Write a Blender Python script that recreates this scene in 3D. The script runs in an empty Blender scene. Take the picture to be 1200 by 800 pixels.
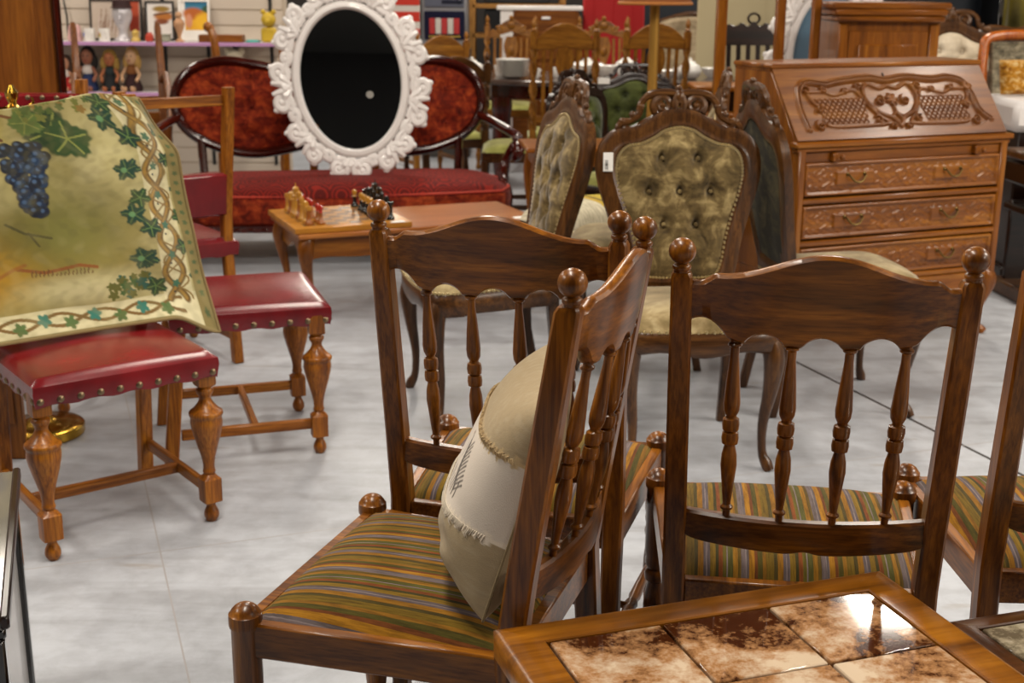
import bpy, bmesh, math, random
import numpy as np
from mathutils import Matrix, Vector
random.seed(7)
RNG = np.random.default_rng(7)
PI = math.pi
C = bpy.context.scene.collection

# ---------------------------------------------------------------- colours
def S(h):
    h = h.lstrip('#')
    out = []
    for i in (0, 2, 4):
        c = int(h[i:i+2], 16) / 255
        out.append(c / 12.92 if c <= 0.04045 else ((c + 0.055) / 1.055) ** 2.4)
    return tuple(out)
def S4(h): return (*S(h), 1)

# ---------------------------------------------------------------- materials
def newmat(name):
    m = bpy.data.materials.new(name); m.use_nodes = True
    nt = m.node_tree
    b = nt.nodes['Principled BSDF']
    return m, nt, b
def setb(b, **k):
    names = {'rough': 'Roughness', 'metal': 'Metallic', 'coat': 'Coat Weight', 'coatr': 'Coat Roughness',
             'sheen': 'Sheen Weight', 'sheenr': 'Sheen Roughness', 'spec': 'Specular IOR Level', 'trans': 'Transmission Weight', 'ior': 'IOR', 'alpha': 'Alpha'}
    for a, v in k.items(): b.inputs[names[a]].default_value = v
def plain(name, col, **k):
    m, nt, b = newmat(name)
    b.inputs['Base Color'].default_value = S4(col)
    setb(b, **k)
    return m
def N(nt, t, **k):
    n = nt.nodes.new(t)
    for a, v in k.items(): setattr(n, a, v)
    return n
def ramp(nt, fac, stops, interp='LINEAR'):
    r = N(nt, 'ShaderNodeValToRGB'); r.color_ramp.interpolation = interp
    e = r.color_ramp.elements
    while len(e) > 1: e.remove(e[-1])
    e[0].position = stops[0][0]; e[0].color = S4(stops[0][1])
    for p, c in stops[1:]:
        x = e.new(p); x.color = S4(c)
    nt.links.new(fac, r.inputs[0])
    return r.outputs[0]
def coords(nt, scale, space='Object', rot=(0, 0, 0)):
    t = N(nt, 'ShaderNodeTexCoord'); m = N(nt, 'ShaderNodeMapping')
    m.inputs['Scale'].default_value = scale; m.inputs['Rotation'].default_value = rot
    nt.links.new(t.outputs[space], m.inputs[0])
    return m.outputs[0]
def noise(nt, vec, scale, detail=4, rough=.55, dist=0.0):
    n = N(nt, 'ShaderNodeTexNoise')
    n.inputs['Scale'].default_value = scale; n.inputs['Detail'].default_value = detail
    n.inputs['Roughness'].default_value = rough; n.inputs['Distortion'].default_value = dist
    nt.links.new(vec, n.inputs['Vector'])
    return n.outputs['Fac']
def mix(nt, fac, a, b, mode='MIX'):
    m = N(nt, 'ShaderNodeMix', data_type='RGBA', blend_type=mode)
    for s, v in ((m.inputs[0], fac), (m.inputs[6], a), (m.inputs[7], b)):
        if hasattr(v, 'links') or isinstance(v, bpy.types.NodeSocket): nt.links.new(v, s)
        else: s.default_value = v
    return m.outputs[2]
def bump(nt, b, h, strength=.2, dist=.002):
    n = N(nt, 'ShaderNodeBump'); n.inputs['Strength'].default_value = strength; n.inputs['Distance'].default_value = dist
    nt.links.new(h, n.inputs['Height']); nt.links.new(n.outputs[0], b.inputs['Normal'])
def wood(name, dark, mid, light, axis='z', rough=.36, coat=.25, scale=1.0, streak=.6):
    m, nt, b = newmat(name)
    k = {'x': (.06, 1, 1), 'y': (1, .06, 1), 'z': (1, 1, .06)}[axis]
    v = coords(nt, tuple(c * scale for c in k))
    a = noise(nt, v, 28, 6, .6, .8)
    f = noise(nt, v, 190, 3, .6)
    c1 = ramp(nt, a, [(.25, dark), (.5, mid), (.75, light)])
    c2 = ramp(nt, f, [(.35, '#7d5c3c'), (.6, '#ffffff')])
    nt.links.new(mix(nt, streak, c1, c2, 'MULTIPLY'), b.inputs['Base Color'])
    setb(b, rough=rough, coat=coat * .6, coatr=.15, spec=.3)
    bump(nt, b, f, .08, .001)
    return m
def velvet(name, dark, mid, light, scale=9, sheen=.35, fine=True):
    m, nt, b = newmat(name)
    v = coords(nt, (1, 1, 1))
    a = noise(nt, v, scale, 5, .65, .6)
    s = noise(nt, coords(nt, (.25, .25, 1.6)), scale * 2.2, 3, .6, .3)
    c = ramp(nt, a, [(.3, dark), (.5, mid), (.68, light)])
    c2 = ramp(nt, s, [(.35, '#a89e8c'), (.62, '#ffffff')])
    nt.links.new(mix(nt, .6, c, c2, 'MULTIPLY'), b.inputs['Base Color'])
    setb(b, rough=.85, sheen=sheen, sheenr=.4, spec=.2)
    if fine: bump(nt, b, noise(nt, v, 420, 2), .25, .001)
    return m
def vcol(name, rough=.8, fabric=False, **k):
    m, nt, b = newmat(name)
    a = N(nt, 'ShaderNodeVertexColor', layer_name='Col')
    nt.links.new(a.outputs[0], b.inputs['Base Color'])
    setb(b, rough=rough, **k)
    if fabric: bump(nt, b, noise(nt, coords(nt, (1, 1, 1)), 500, 2), .35, .0012)
    return m
def leather(name, dark, light, rough=.3):
    m, nt, b = newmat(name)
    v = coords(nt, (1, 1, 1))
    nt.links.new(ramp(nt, noise(nt, v, 7, 4), [(.3, dark), (.7, light)]), b.inputs['Base Color'])
    setb(b, rough=rough, coat=.15, coatr=.25)
    bump(nt, b, noise(nt, v, 300, 3), .12, .001)
    return m
def stripes_mat(name, axis, period, stops, rough=.9):
    m, nt, b = newmat(name)
    t = N(nt, 'ShaderNodeTexCoord'); s = N(nt, 'ShaderNodeSeparateXYZ')
    nt.links.new(t.outputs['Object'], s.inputs[0])
    ma = N(nt, 'ShaderNodeMath', operation='MULTIPLY_ADD'); ma.inputs[1].default_value = 1 / period; ma.inputs[2].default_value = 10.37
    nt.links.new(s.outputs[axis], ma.inputs[0])
    fr = N(nt, 'ShaderNodeMath', operation='FRACT'); nt.links.new(ma.outputs[0], fr.inputs[0])
    c = ramp(nt, fr.outputs[0], stops, 'CONSTANT')
    k = [18, 18, 18]; k[axis] = 260
    w = ramp(nt, noise(nt, coords(nt, tuple(k)), 1, 3, .7), [(.3, '#8d8676'), (.62, '#ffffff')])
    nt.links.new(mix(nt, .75, c, w, 'MULTIPLY'), b.inputs['Base Color'])
    setb(b, rough=rough, sheen=.06, spec=.15)
    bump(nt, b, noise(nt, coords(nt, (1, 1, 1)), 600, 2), .3, .001)
    return m

# ---------------------------------------------------------------- mesh builder
def rotz(a): return Matrix.Rotation(a, 4, 'Z')
def rotx(a): return Matrix.Rotation(a, 4, 'X')
def roty(a): return Matrix.Rotation(a, 4, 'Y')
def T(x, y, z): return Matrix.Translation((x, y, z))
I4 = Matrix.Identity(4)
class MB:
    def __init__(s): s.v = []; s.f = []; s.c = None
    def add(s, vs, fs, M=None):
        o = len(s.v)
        s.v += [tuple(M @ Vector(p)) for p in vs] if M is not None else [tuple(p) for p in vs]
        s.f += [tuple(i + o for i in f) for f in fs]
        return s
    def box(s, c, size, b=.003, M=None):
        hx, hy, hz = (d / 2 for d in size); b = min(b, hx * .49, hy * .49, hz * .49)
        vs = []; idx = {}
        for sx in (-1, 1):
            for sy in (-1, 1):
                for sz in (-1, 1):
                    for ax in range(3):
                        p = [sx * (hx - b), sy * (hy - b), sz * (hz - b)]
                        p[ax] = (sx, sy, sz)[ax] * (hx, hy, hz)[ax]
                        idx[(sx, sy, sz, ax)] = len(vs)
                        vs.append((c[0] + p[0], c[1] + p[1], c[2] + p[2]))
        fs = []
        def k(a, b_, c_, ax, m): # put signs
            d = [0, 0, 0]; d[ax] = m; o = [i for i in range(3) if i != ax]; d[o[0]] = a; d[o[1]] = b_
            return tuple(d)
        for ax in range(3):
            for m in (-1, 1):
                q = [idx[(*k(a, b_, 0, ax, m), ax)] for a, b_ in ((-1, -1), (1, -1), (1, 1), (-1, 1))]
                flip = (m < 0) ^ (ax == 1)
                fs.append(q[::-1] if flip else q)
        for ax in range(3):
            o = [i for i in range(3) if i != ax]
            for a in (-1, 1):
                for b_ in (-1, 1):
                    d0 = [0, 0, 0]; d0[ax] = -1; d0[o[0]] = a; d0[o[1]] = b_
                    d1 = list(d0); d1[ax] = 1
                    q = [idx[(*d0, o[0])], idx[(*d1, o[0])], idx[(*d1, o[1])], idx[(*d0, o[1])]]
                    fs.append(q)
        for sx in (-1, 1):
            for sy in (-1, 1):
                for sz in (-1, 1):
                    fs.append([idx[(sx, sy, sz, i)] for i in range(3)])
        return s.add(vs, fs, M)
    def loft(s, rings, closed=False, caps=True, M=None):
        n = len(rings[0]); vs = [p for r in rings for p in r]; fs = []
        R = len(rings)
        for i in range(R if closed else R - 1):
            a = i * n; b = ((i + 1) % R) * n
            for j in range(n):
                k = (j + 1) % n
                fs.append((a + j, a + k, b + k, b + j))
        if caps and not closed:
            fs.append(tuple(range(n))[::-1]); fs.append(tuple((R - 1) * n + j for j in range(n)))
        return s.add(vs, fs, M)
    def lathe(s, prof, seg=16, M=None):
        rings = []
        for r, z in prof:
            r = max(r, .0004)
            rings.append([(r * math.cos(2 * PI * j / seg), r * math.sin(2 * PI * j / seg), z) for j in range(seg)])
        return s.loft(rings, M=M)
    def tube(s, pts, rad, seg=8, closed=False, M=None, sq=(1, 1), up=None, prof=None):
        P = [Vector(p) for p in pts]; n = len(P)
        if not hasattr(rad, '__len__'): rad = [rad] * n
        rings = []; prev = None
        for i in range(n):
            if closed: t = P[(i + 1) % n] - P[i - 1]
            else: t = P[min(i + 1, n - 1)] - P[max(i - 1, 0)]
            t = t.normalized() if t.length > 1e-9 else Vector((0, 0, 1))
            if up is not None: u = Vector(up)
            else: u = prev if prev is not None else (Vector((0, 0, 1)) if abs(t.z) < .9 else Vector((0, 1, 0)))
            a = u - t * u.dot(t)
            if a.length < 1e-6: a = Vector((1, 0, 0)) - t * t.x
            a.normalize(); prev = a; b = t.cross(a)
            if prof is None:
                rings.append([tuple(P[i] + (a * math.cos(2 * PI * j / seg) * sq[0] + b * math.sin(2 * PI * j / seg) * sq[1]) * rad[i]) for j in range(seg)])
            else:
                rings.append([tuple(P[i] + a * (q[0] * rad[i]) + b * (q[1] * rad[i])) for q in prof])
        return s.loft(rings, closed=closed, M=M)
    def sphere(s, c, r, seg=10, rings=7, sc=(1, 1, 1), M=None):
        pr = []
        for i in range(rings + 1):
            a = -PI / 2 + PI * i / rings
            rr = max(math.cos(a), .01)
            pr.append([(c[0] + sc[0] * r * rr * math.cos(2 * PI * j / seg), c[1] + sc[1] * r * rr * math.sin(2 * PI * j / seg), c[2] + sc[2] * r * math.sin(a)) for j in range(seg)])
        return s.loft(pr, M=M)
    def prism(s, pts, f, t0, t1, b=.003):
        # pts 2D outline (ccw), f(x,y,d)->xyz ; chamfered edges
        n = len(pts); nor = []
        for i in range(n):
            a = Vector(pts[i - 1]); c = Vector(pts[i]); d = Vector(pts[(i + 1) % n])
            e1 = (c - a); e2 = (d - c)
            n1 = Vector((e1.y, -e1.x)).normalized() if e1.length > 1e-9 else Vector((0, 0))
            n2 = Vector((e2.y, -e2.x)).normalized() if e2.length > 1e-9 else n1
            m = n1 + n2
            m = m.normalized() if m.length > 1e-6 else n1
            nor.append(m)
        ar = sum(pts[i - 1][0] * pts[i][1] - pts[i][0] * pts[i - 1][1] for i in range(n))
        sg = 1 if ar > 0 else -1
        def ring(inset, d): return [f(pts[i][0] - nor[i].x * inset * sg, pts[i][1] - nor[i].y * inset * sg, d) for i in range(n)]
        return s.loft([ring(b, t0), ring(0, t0 + b), ring(0, t1 - b), ring(b, t1)])
    def grid(s, P, closed_u=False, M=None):
        nu, nv = P.shape[:2]
        fs = []
        for i in range(nu if closed_u else nu - 1):
            for j in range(nv - 1):
                k = (i + 1) % nu
                fs.append((i * nv + j, k * nv + j, k * nv + j + 1, i * nv + j + 1))
        return s.add([tuple(p) for p in P.reshape(-1, 3)], fs, M)
    def polar(s, outline, f, nr=10, M=None):
        # outline: list of 2D pts, f(x,y,t)->xyz , t=0 centre ..1 edge
        n = len(outline); cx = sum(p[0] for p in outline) / n; cy = sum(p[1] for p in outline) / n
        vs = [f(cx, cy, 0)]; fs = []
        for i in range(1, nr + 1):
            t = i / nr
            vs += [f(cx + (p[0] - cx) * t, cy + (p[1] - cy) * t, t) for p in outline]
        for j in range(n): fs.append((0, 1 + j, 1 + (j + 1) % n))
        for i in range(nr - 1):
            a = 1 + i * n; b = a + n
            for j in range(n):
                k = (j + 1) % n
                fs.append((a + j, b + j, b + k, a + k))
        return s.add(vs, fs, M)
    def build(s, name, mat, parent=None, smooth=40, fix=True, col=None):
        me = bpy.data.meshes.new(name)
        me.from_pydata(s.v, [], s.f); 
        if fix:
            bm = bmesh.new(); bm.from_mesh(me); bmesh.ops.recalc_face_normals(bm, faces=bm.faces); bm.to_mesh(me); bm.free()
        if col is not None:
            a = me.color_attributes.new('Col', 'FLOAT_COLOR', 'POINT')
            arr = np.ones((len(me.vertices), 4), np.float32); arr[:, :3] = col
            a.data.foreach_set('color', arr.ravel())
        me.polygons.foreach_set('use_smooth', [True] * len(me.polygons))
        if smooth: me.set_sharp_from_angle(angle=math.radians(smooth))
        me.materials.append(mat); me.update()
        o = bpy.data.objects.new(name, me); C.objects.link(o)
        if parent is not None: o.parent = parent
        return o

# ---------------------------------------------------------------- objects
def tag(o, label, cat, group=None, kind=None):
    if label: o['label'] = label
    if cat: o['category'] = cat
    if group: o['group'] = group
    if kind: o['kind'] = kind
    return o
def thing(name, label, cat, loc=(0, 0, 0), rz=0, group=None):
    o = bpy.data.objects.new(name, None); C.objects.link(o); o.empty_display_size = .05
    o.location = loc; o.rotation_euler = (0, 0, rz)
    return tag(o, label, cat, group)
def dup(root, label, loc=None, rz=None, group=None):
    def cp(o, parent):
        c = o.copy(); C.objects.link(c)
        if parent is not None: c.parent = parent
        for ch in o.children: cp(ch, c)
        return c
    r = cp(root, None)
    if loc is not None: r.location = loc
    if rz is not None: r.rotation_euler = (0, 0, rz)
    r['label'] = label
    if group: r['group'] = group
    return r
def structure(o): o['kind'] = 'structure'; return o
def catmull(pts, n=8, closed=False):
    P = [np.array(p, float) for p in pts]; m = len(P); out = []
    rng = range(m) if closed else range(m - 1)
    for i in rng:
        p0 = P[i - 1] if (closed or i > 0) else 2 * P[0] - P[1]
        p1 = P[i]; p2 = P[(i + 1) % m]
        p3 = P[(i + 2) % m] if (closed or i + 2 < m) else 2 * P[-1] - P[-2]
        for k in range(n):
            t = k / n
            out.append(tuple(.5 * (2 * p1 + (p2 - p0) * t + (2 * p0 - 5 * p1 + 4 * p2 - p3) * t * t + (3 * p1 - p0 - 3 * p2 + p3) * t ** 3)))
    if not closed: out.append(tuple(P[-1]))
    return out
def rrect(w, h, b):  # chamfered rectangle section
    return [(-w + b, -h), (w - b, -h), (w, -h + b), (w, h - b), (w - b, h), (-w + b, h), (-w, h - b), (-w, -h + b)]
def spiral(c, r0, r1, a0, turns, n=26):
    return [(c[0] + (r0 + (r1 - r0) * i / n) * math.cos(a0 + turns * 2 * PI * i / n), c[1] + (r0 + (r1 - r0) * i / n) * math.sin(a0 + turns * 2 * PI * i / n)) for i in range(n + 1)]
def turned(L, prof, z0=0, top_down=True):
    return prof
def smooth_profile(ks, n=6):
    # ks list of (r,z); keeps sharp duplicates
    return [(max(r, .001), z) for r, z in catmull(ks, n)]
def sstep(a, b, x): 
    t = np.clip((x - a) / (b - a), 0, 1); return t * t * (3 - 2 * t)

# painting on arrays of flat coordinates
class Paint:
    def __init__(s, X, Y, base): s.X = X; s.Y = Y; s.c = np.ones(X.shape + (3,)) * np.array(S(base))
    def blend(s, m, col):
        col = np.array(S(col)) if isinstance(col, str) else np.array(col)
        s.c = s.c * (1 - m[..., None]) + col * m[..., None]
    def circle(s, x, y, r, col, soft=.15, sx=1, sy=1):
        d = np.hypot((s.X - x) / sx, (s.Y - y) / sy); s.blend(1 - sstep(r * (1 - soft), r * (1 + soft), d), col)
    def rect(s, x0, y0, x1, y1, col): s.blend(((s.X >= x0) & (s.X <= x1) & (s.Y >= y0) & (s.Y <= y1)).astype(float), col)
    def line(s, pts, w, col):
        d = np.full(s.X.shape, 1e9)
        for (x0, y0), (x1, y1) in zip(pts[:-1], pts[1:]):
            dx, dy = x1 - x0, y1 - y0; L = dx * dx + dy * dy + 1e-12
            t = np.clip(((s.X - x0) * dx + (s.Y - y0) * dy) / L, 0, 1)
            d = np.minimum(d, np.hypot(s.X - x0 - t * dx, s.Y - y0 - t * dy))
        s.blend(1 - sstep(w * .7, w * 1.1, d), col)
    def leaf(s, x, y, R, a, col, vein=None, lobes=5, fill=.60):
        dx, dy = s.X - x, s.Y - y; th = np.arctan2(dy, dx) - a; r = np.hypot(dx, dy)
        rr = R * (fill + (1 - fill) * np.abs(np.cos(th * lobes / 2)) ** 1.3) * (1 + .05 * np.sin(th * 17))
        s.blend(1 - sstep(.88, 1.06, r / rr), col)
        if vein:
            for k in range(lobes):
                b = a + 2 * PI * k / lobes
                s.line([(x, y), (x + R * .8 * math.cos(b), y + R * .8 * math.sin(b))], R * .045, vein)
    def noise(s, sc, amt, col, seed=0, thr=.5):
        r = np.random.default_rng(seed); f = np.zeros(s.X.shape)
        for k in range(6):
            a = r.uniform(0, 2 * PI); fr = sc * r.uniform(.5, 1.8)
            f += np.sin((s.X * math.cos(a) + s.Y * math.sin(a)) * fr + r.uniform(0, 6) + 1.5 * np.sin(s.Y * fr * .6 + r.uniform(0, 6)))
        f = f / 6 * 1.2 + .5
        s.blend(np.clip((f - thr) * 2, 0, 1) * amt, col)
def flat_picture(name, w, h, n, paint, mat, parent, M):
    m = int(n * h / w)
    u, v = np.meshgrid(np.linspace(0, w, n), np.linspace(0, h, m), indexing='ij')
    p = paint(u, v)
    P = np.stack([u - w / 2, np.zeros_like(u), v], -1)
    b = MB(); b.grid(P, M=M)
    return b.build(name, mat, parent, col=p.c.reshape(-1, 3))
POWER = 62; EXPO = 0.07
# ---------------------------------------------------------------- material set
oak = {a: wood('dining_oak_' + a, '#331703', '#73420c', '#a6681a', a, .32, .3) for a in 'xyz'}
gold_oak = {a: wood('golden_oak_' + a, '#5c2e06', '#985912', '#b67622', a, .38, .2) for a in 'xyz'}
tan_oak = {a: wood('tan_oak_' + a, '#5a3207', '#8d5a18', '#a97528', a, .42, .15) for a in 'xyz'}
walnut = {a: wood('walnut_' + a, '#241205', '#4d2e10', '#6f481f', a, .35, .25) for a in 'xyz'}
mahog = {a: wood('mahogany_' + a, '#1a0503', '#3c0f07', '#5a1c0c', a, .18, .6) for a in 'xyz'}
cherry = {a: wood('desk_cherry_' + a, '#4e2704', '#834a0e', '#a0661c', a, .3, .35, .8, .35) for a in 'xyz'}
panel_wood = {a: wood('wardrobe_wood_' + a, '#4c2505', '#78430e', '#8f5717', a, .4, .15, .6, .4) for a in 'xyz'}
pine = {a: wood('pine_' + a, '#8a5d28', '#b98542', '#d0a05c', a, .5, 0) for a in 'xyz'}
darkwood = {a: wood('dark_wood_' + a, '#0f0603', '#1e0e07', '#32190d', a, .3, .4) for a in 'xyz'}
M_stripe = stripes_mat('striped_wool', 0, .128, [
    (0, '#6b5416'), (.09, '#483d18'), (.14, '#895e18'), (.21, '#5d5253'), (.24, '#7a6c6c'), (.255, '#5d5253'), (.29, '#775c19'), (.36, '#3d3817'),
    (.40, '#763f18'), (.45, '#5f541c'), (.50, '#796a6a'), (.515, '#4f4c20'), (.58, '#8b6118'), (.64, '#5c4817'), (.68, '#665958'), (.735, '#7a6e6e'),
    (.75, '#5d5353'), (.78, '#976818'), (.85, '#6a3b18'), (.89, '#4d4518'), (.95, '#815918')])
M_velvet = velvet('olive_velvet', '#2e2412', '#6d5b38', '#b09c6c', 13)
M_velvet_seat = velvet('pale_olive_velvet', '#6a5a35', '#93805a', '#b5a57d')
M_velvet_shaded = velvet('olive_velvet_shaded', '#171408', '#2e2a17', '#595132', 13, .04)  # darker copy of the olive velvet, shade of the outside back painted in
M_green = velvet('green_velvet', '#20260d', '#3b421a', '#525a28', 7)
M_greenseat = velvet('light_green_velvet', '#6e7030', '#8d8d45', '#a7a65e', 7)
M_cream = velvet('cream_fabric', '#a89880', '#cbbda6', '#ddd2bf', 5, .1)
M_red = velvet('red_velvet', '#470f06', '#82260e', '#b84e22', 20, .1)
M_leather = leather('maroon_leather', '#560910', '#7d1018', .27)
M_brass = plain('polished_brass', '#b08a35', metal=1, rough=.22)
M_antique = plain('antique_brass', '#6e5a35', metal=1, rough=.4)
M_nail = plain('dark_nail', '#7a6850', metal=.85, rough=.35)
M_stud = plain('light_stud', '#cbb88a', metal=.8, rough=.3)
M_white = plain('white_lacquer', '#e8e4e2', rough=.4, coat=.2)
M_china = plain('white_china', '#e2dfda', rough=.15, coat=.5)
M_paper = plain('white_paper', '#e8e6e2', rough=.7)
M_black = plain('black_lacquer', '#0a0808', rough=.15, coat=.6)
M_blackmetal = plain('black_metal', '#141414', rough=.5)
M_ink = plain('black_ink', '#1a1a1a', rough=.7)
M_mirror = plain('mirror_glass', '#c4c8c8', metal=1, rough=.015)

# ---------------------------------------------------------------- turned dining chair
SPINDLE = [(.0072, 0), (.0072, .035), (.0105, .045), (.0105, .055), (.0068, .065), (.0068, .11), (.0105, .25), (.0128, .36), (.0118, .40), (.0076, .43),
           (.0085, .438), (.0122, .445), (.0132, .475), (.0122, .505), (.0084, .512), (.0122, .52), (.0132, .55), (.0122, .58), (.0080, .587),
           (.0115, .64), (.0125, .70), (.009, .82), (.0062, .915), (.0062, .925), (.0098, .937), (.0098, .948), (.0058, .96), (.0058, 1)]
def bow(x): return -.032 * (1 - min(1, (x / .2) ** 2))
def back_y(z): return (-.2065 - (z - .56) * .16) if z > .45 else (-.189 + (.45 - z) * -.06)
CH_KZ = .4453
def dining_chair():
    t = thing('dining_chair', '', 'chair', group='matching turned oak dining chairs')
    # rear posts with ball finial
    for sx in (-1, 1):
        b = MB(); rings = []
        for z, w in ((.004, .0145), (.2, .0165), (.44, .018), (.56, .0175), (.8, .0165), (.945, .0155), (.952, .0125)):
            x = sx * (.197 + max(0, z - .45) * .0145)
            rings.append([(x + q[0], back_y(z) + q[1], z) for q in rrect(w, w * 1.15, .004)])
        b.loft(rings)
        post = b.build('back_post', oak['z'], t)
        f = MB(); x = sx * .2047
        f.lathe(smooth_profile([(.0115, .944), (.0115, .955), (.0135, .957), (.0135, .962), (.0095, .965)], 2) + [(.020 * math.cos(a) , .983 + .0195 * math.sin(a)) for a in np.linspace(-1.1, PI / 2, 12)], 18, T(x, back_y(.97) , 0))
        f.build('finial', oak['z'], post)
    # crest rail
    def top(x):
        a = abs(x) / .19
        if a > .93: return .9415
        if a > .80: return .9415 + (.013 * float(sstep(.93, .80, a)))
        return .9545 + .036 * float(.5 + .5 * math.cos(PI * min(1, a / .80))) ** 1.05
    spx = (-.1225, -.041, .041, .1225)
    def bot(x):
        nodes = (-.19, -.1225, -.041, .041, .1225, .19)
        for i in range(5):
            if nodes[i] <= x <= nodes[i + 1]:
                u = (x - nodes[i]) / (nodes[i + 1] - nodes[i])
                z0 = .878 if i == 0 else .852 if i in (1, 4) else .849
                z1 = .878 if i == 4 else .852 if i in (0, 3) else .849
                flat = .17
                if 0 < i < 4: w = max(0, math.sin(PI * min(1, max(0, (u - flat) / (1 - 2 * flat))))) ** .6
                elif i == 0: w = max(0, math.sin(PI * min(1, u / .8))) ** .8
                else: w = max(0, math.sin(PI * min(1, (1 - u) / .8))) ** .8
                return z0 + (z1 - z0) * u + .0165 * w
        return .878
    b = MB(); rings = []
    for x in np.linspace(-.19, .19, 96):
        z1, z0 = top(x), bot(x); y = bow(x); h = .0105; rr = []
        for d, z in ((-h, z0 + .004), (-h * .6, z0), (h * .6, z0), (h, z0 + .004), (h, (z0 + z1) / 2), (h, z1 - .006), (h * .55, z1 - .001), (0, z1), (-h * .55, z1 - .001), (-h, z1 - .006), (-h, (z0 + z1) / 2)):
            rr.append((x, back_y(z) + y + d, z))
        rings.append(rr)
    b.loft(rings); b.build('crest_rail', oak['x'], t)
    # lower rail
    b = MB(); rings = []
    for x in np.linspace(-.188, .188, 60):
        u = x / .188; z1 = .5605 - .003 * (1 - u * u); z0 = .514 - .009 * (1 - u * u) + .005 * math.exp(-(u / .09) ** 2) + .004 * math.exp(-((abs(u) - 1) / .08) ** 2)
        y = back_y(.54) + bow(x); h = .011
        rings.append([(x, y + d, z) for d, z in ((-h, z0 + .003), (-h * .7, z0), (h * .7, z0), (h, z0 + .003), (h, z1 - .004), (h * .6, z1), (-h * .6, z1), (-h, z1 - .004))])
    b.loft(rings); b.build('lower_rail', oak['x'], t)
    for x in spx:
        b = MB(); p0 = Vector((x, back_y(.86) + bow(x), .862)); p1 = Vector((x * .98, back_y(.555) + bow(x), .555))
        rings = []
        for r, u in SPINDLE:
            p = p0.lerp(p1, u); rings.append([(p.x + r * math.cos(2 * PI * j / 12), p.y + r * math.sin(2 * PI * j / 12), p.z) for j in range(12)])
        b.loft(rings); b.build('spindle', oak['z'], t)
    # front legs: turned, with a rounded button top
    for sx in (-1, 1):
        prof = smooth_profile([(.012, 0), (.016, .012), (.013, .03), (.019, .08), (.023, .14), (.021, .19), (.015, .225)], 3) + \
            [(.021, .23), (.022, .238), (.021, .246), (.0155, .252), (.021, .262), (.0215, .27), (.0205, .278), (.0225, .29), (.0225, .42)] + \
            [(.0225 + .003 * math.cos(a), .432 + .022 * math.sin(a)) for a in np.linspace(-.4, .5, 4)] + [(.0245 * math.cos(a), .437 + .0225 * math.sin(a)) for a in np.linspace(.3, PI / 2, 6)]
        b = MB(); b.lathe(prof, 18, T(sx * .2275, .22, 0)); b.build('front_leg', oak['z'], t)
    # seat frame (four rails)
    b = MB()
    def rail(p, q, h, w):
        p = Vector(p); q = Vector(q); d = q - p; L = d.length; a = math.atan2(d.y, d.x)
        b.box((0, 0, 0), (L, w, h), .003, T(*((p + q) / 2)) @ rotz(a))
    rail((-.21, .22, .403), (.21, .22, .403), .056, .022)
    rail((-.18, -.189, .403), (.18, -.189, .403), .056, .022)
    for sx in (-1, 1): rail((sx * .2265, .205, .403), (sx * .199, -.18, .403), .056, .022)
    b.build('seat_frame', oak['y'], t)
    # upholstered drop-in seat
    n = 30; u, v = np.meshgrid(np.linspace(-1, 1, n), np.linspace(-1, 1, n), indexing='ij')
    yy = .015 + v * .197; hw = .1905 + (v + 1) / 2 * .026
    def edge(a): return (1 - np.abs(a) ** 3.2)
    zz = .4285 + .042 * (edge(u) * edge(v)) ** .55
    b = MB(); P = np.stack([u * hw, yy, zz], -1); b.grid(P)
    Pb = P.copy(); Pb[..., 2] = .41; b.grid(Pb[::-1])
    for e in (P[0], P[-1][::-1], P[:, 0][::-1], P[:, -1]):
        q = np.stack([e, np.c_[e[:, :2], np.full(len(e), .41)]], 0); b.grid(q)
    b.build('seat_cushion', M_stripe, t, 60)
    # stretchers
    def stretch(p, q):
        b = MB(); p = Vector(p); q = Vector(q); rings = []
        d = (q - p); L = d.length; a = math.atan2(d.y, d.x)
        b.lathe([(.006, 0), (.009, L * .1), (.0125, L * .42), (.009, L * .47), (.0135, L * .5), (.009, L * .53), (.0125, L * .58), (.009, L * .9), (.006, L)], 10, T(*p) @ rotz(a) @ roty(PI / 2))
        b.build('stretcher', oak['y'], t)
    for sx in (-1, 1): stretch((sx * .222, .205, .17), (sx * .197, -.19, .17))
    stretch((-.21, .0, .17), (.21, 0, .17))
    return t
dc = dining_chair()
def pose(front, yaw, dy=.22): return (front[0] + math.sin(yaw) * dy, front[1] - math.cos(yaw) * dy, 0)
dc.location = pose((.0841, 2.5914), -.2275); dc.rotation_euler[2] = -.2275
dc['label'] = 'striped oak dining chair with its back to us, behind the linen cushion'
chB = dup(dc, 'striped oak dining chair turned sideways, holding the beige linen cushion', pose((-.324, 1.975), 1.2467), 1.2467)
chC = dup(dc, 'striped oak dining chair with its back to us, pushed up behind the tiled coffee table', pose((.5105, 2.3006), -.1265), -.1265)
chD = dup(dc, 'striped oak dining chair cut off by the right edge of the picture', pose((.77 + .2275, 2.354), -.04), -.04)

# paper tags lying on seats
def slip(label, loc, rz, size=(.06, .035)):
    b = MB(); b.box((0, 0, .0006), (size[0], size[1], .0012), .0003); o = b.build('paper_slip', M_paper)
    o.location = loc; o.rotation_euler = (0, 0, rz); tag(o, label, 'paper slip')
slip('white paper slip lying on the striped seat of the chair at the right edge', (.955, 2.0, .4665), .1)
slip('white paper slip on the striped seat directly behind the tiled coffee table', (.57, 1.985, .4755), -.1)
slip('small white paper slip seen between spindles on the striped seat behind the cushion', (.07, 2.27, .4685), -.2, (.045, .03))

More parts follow.
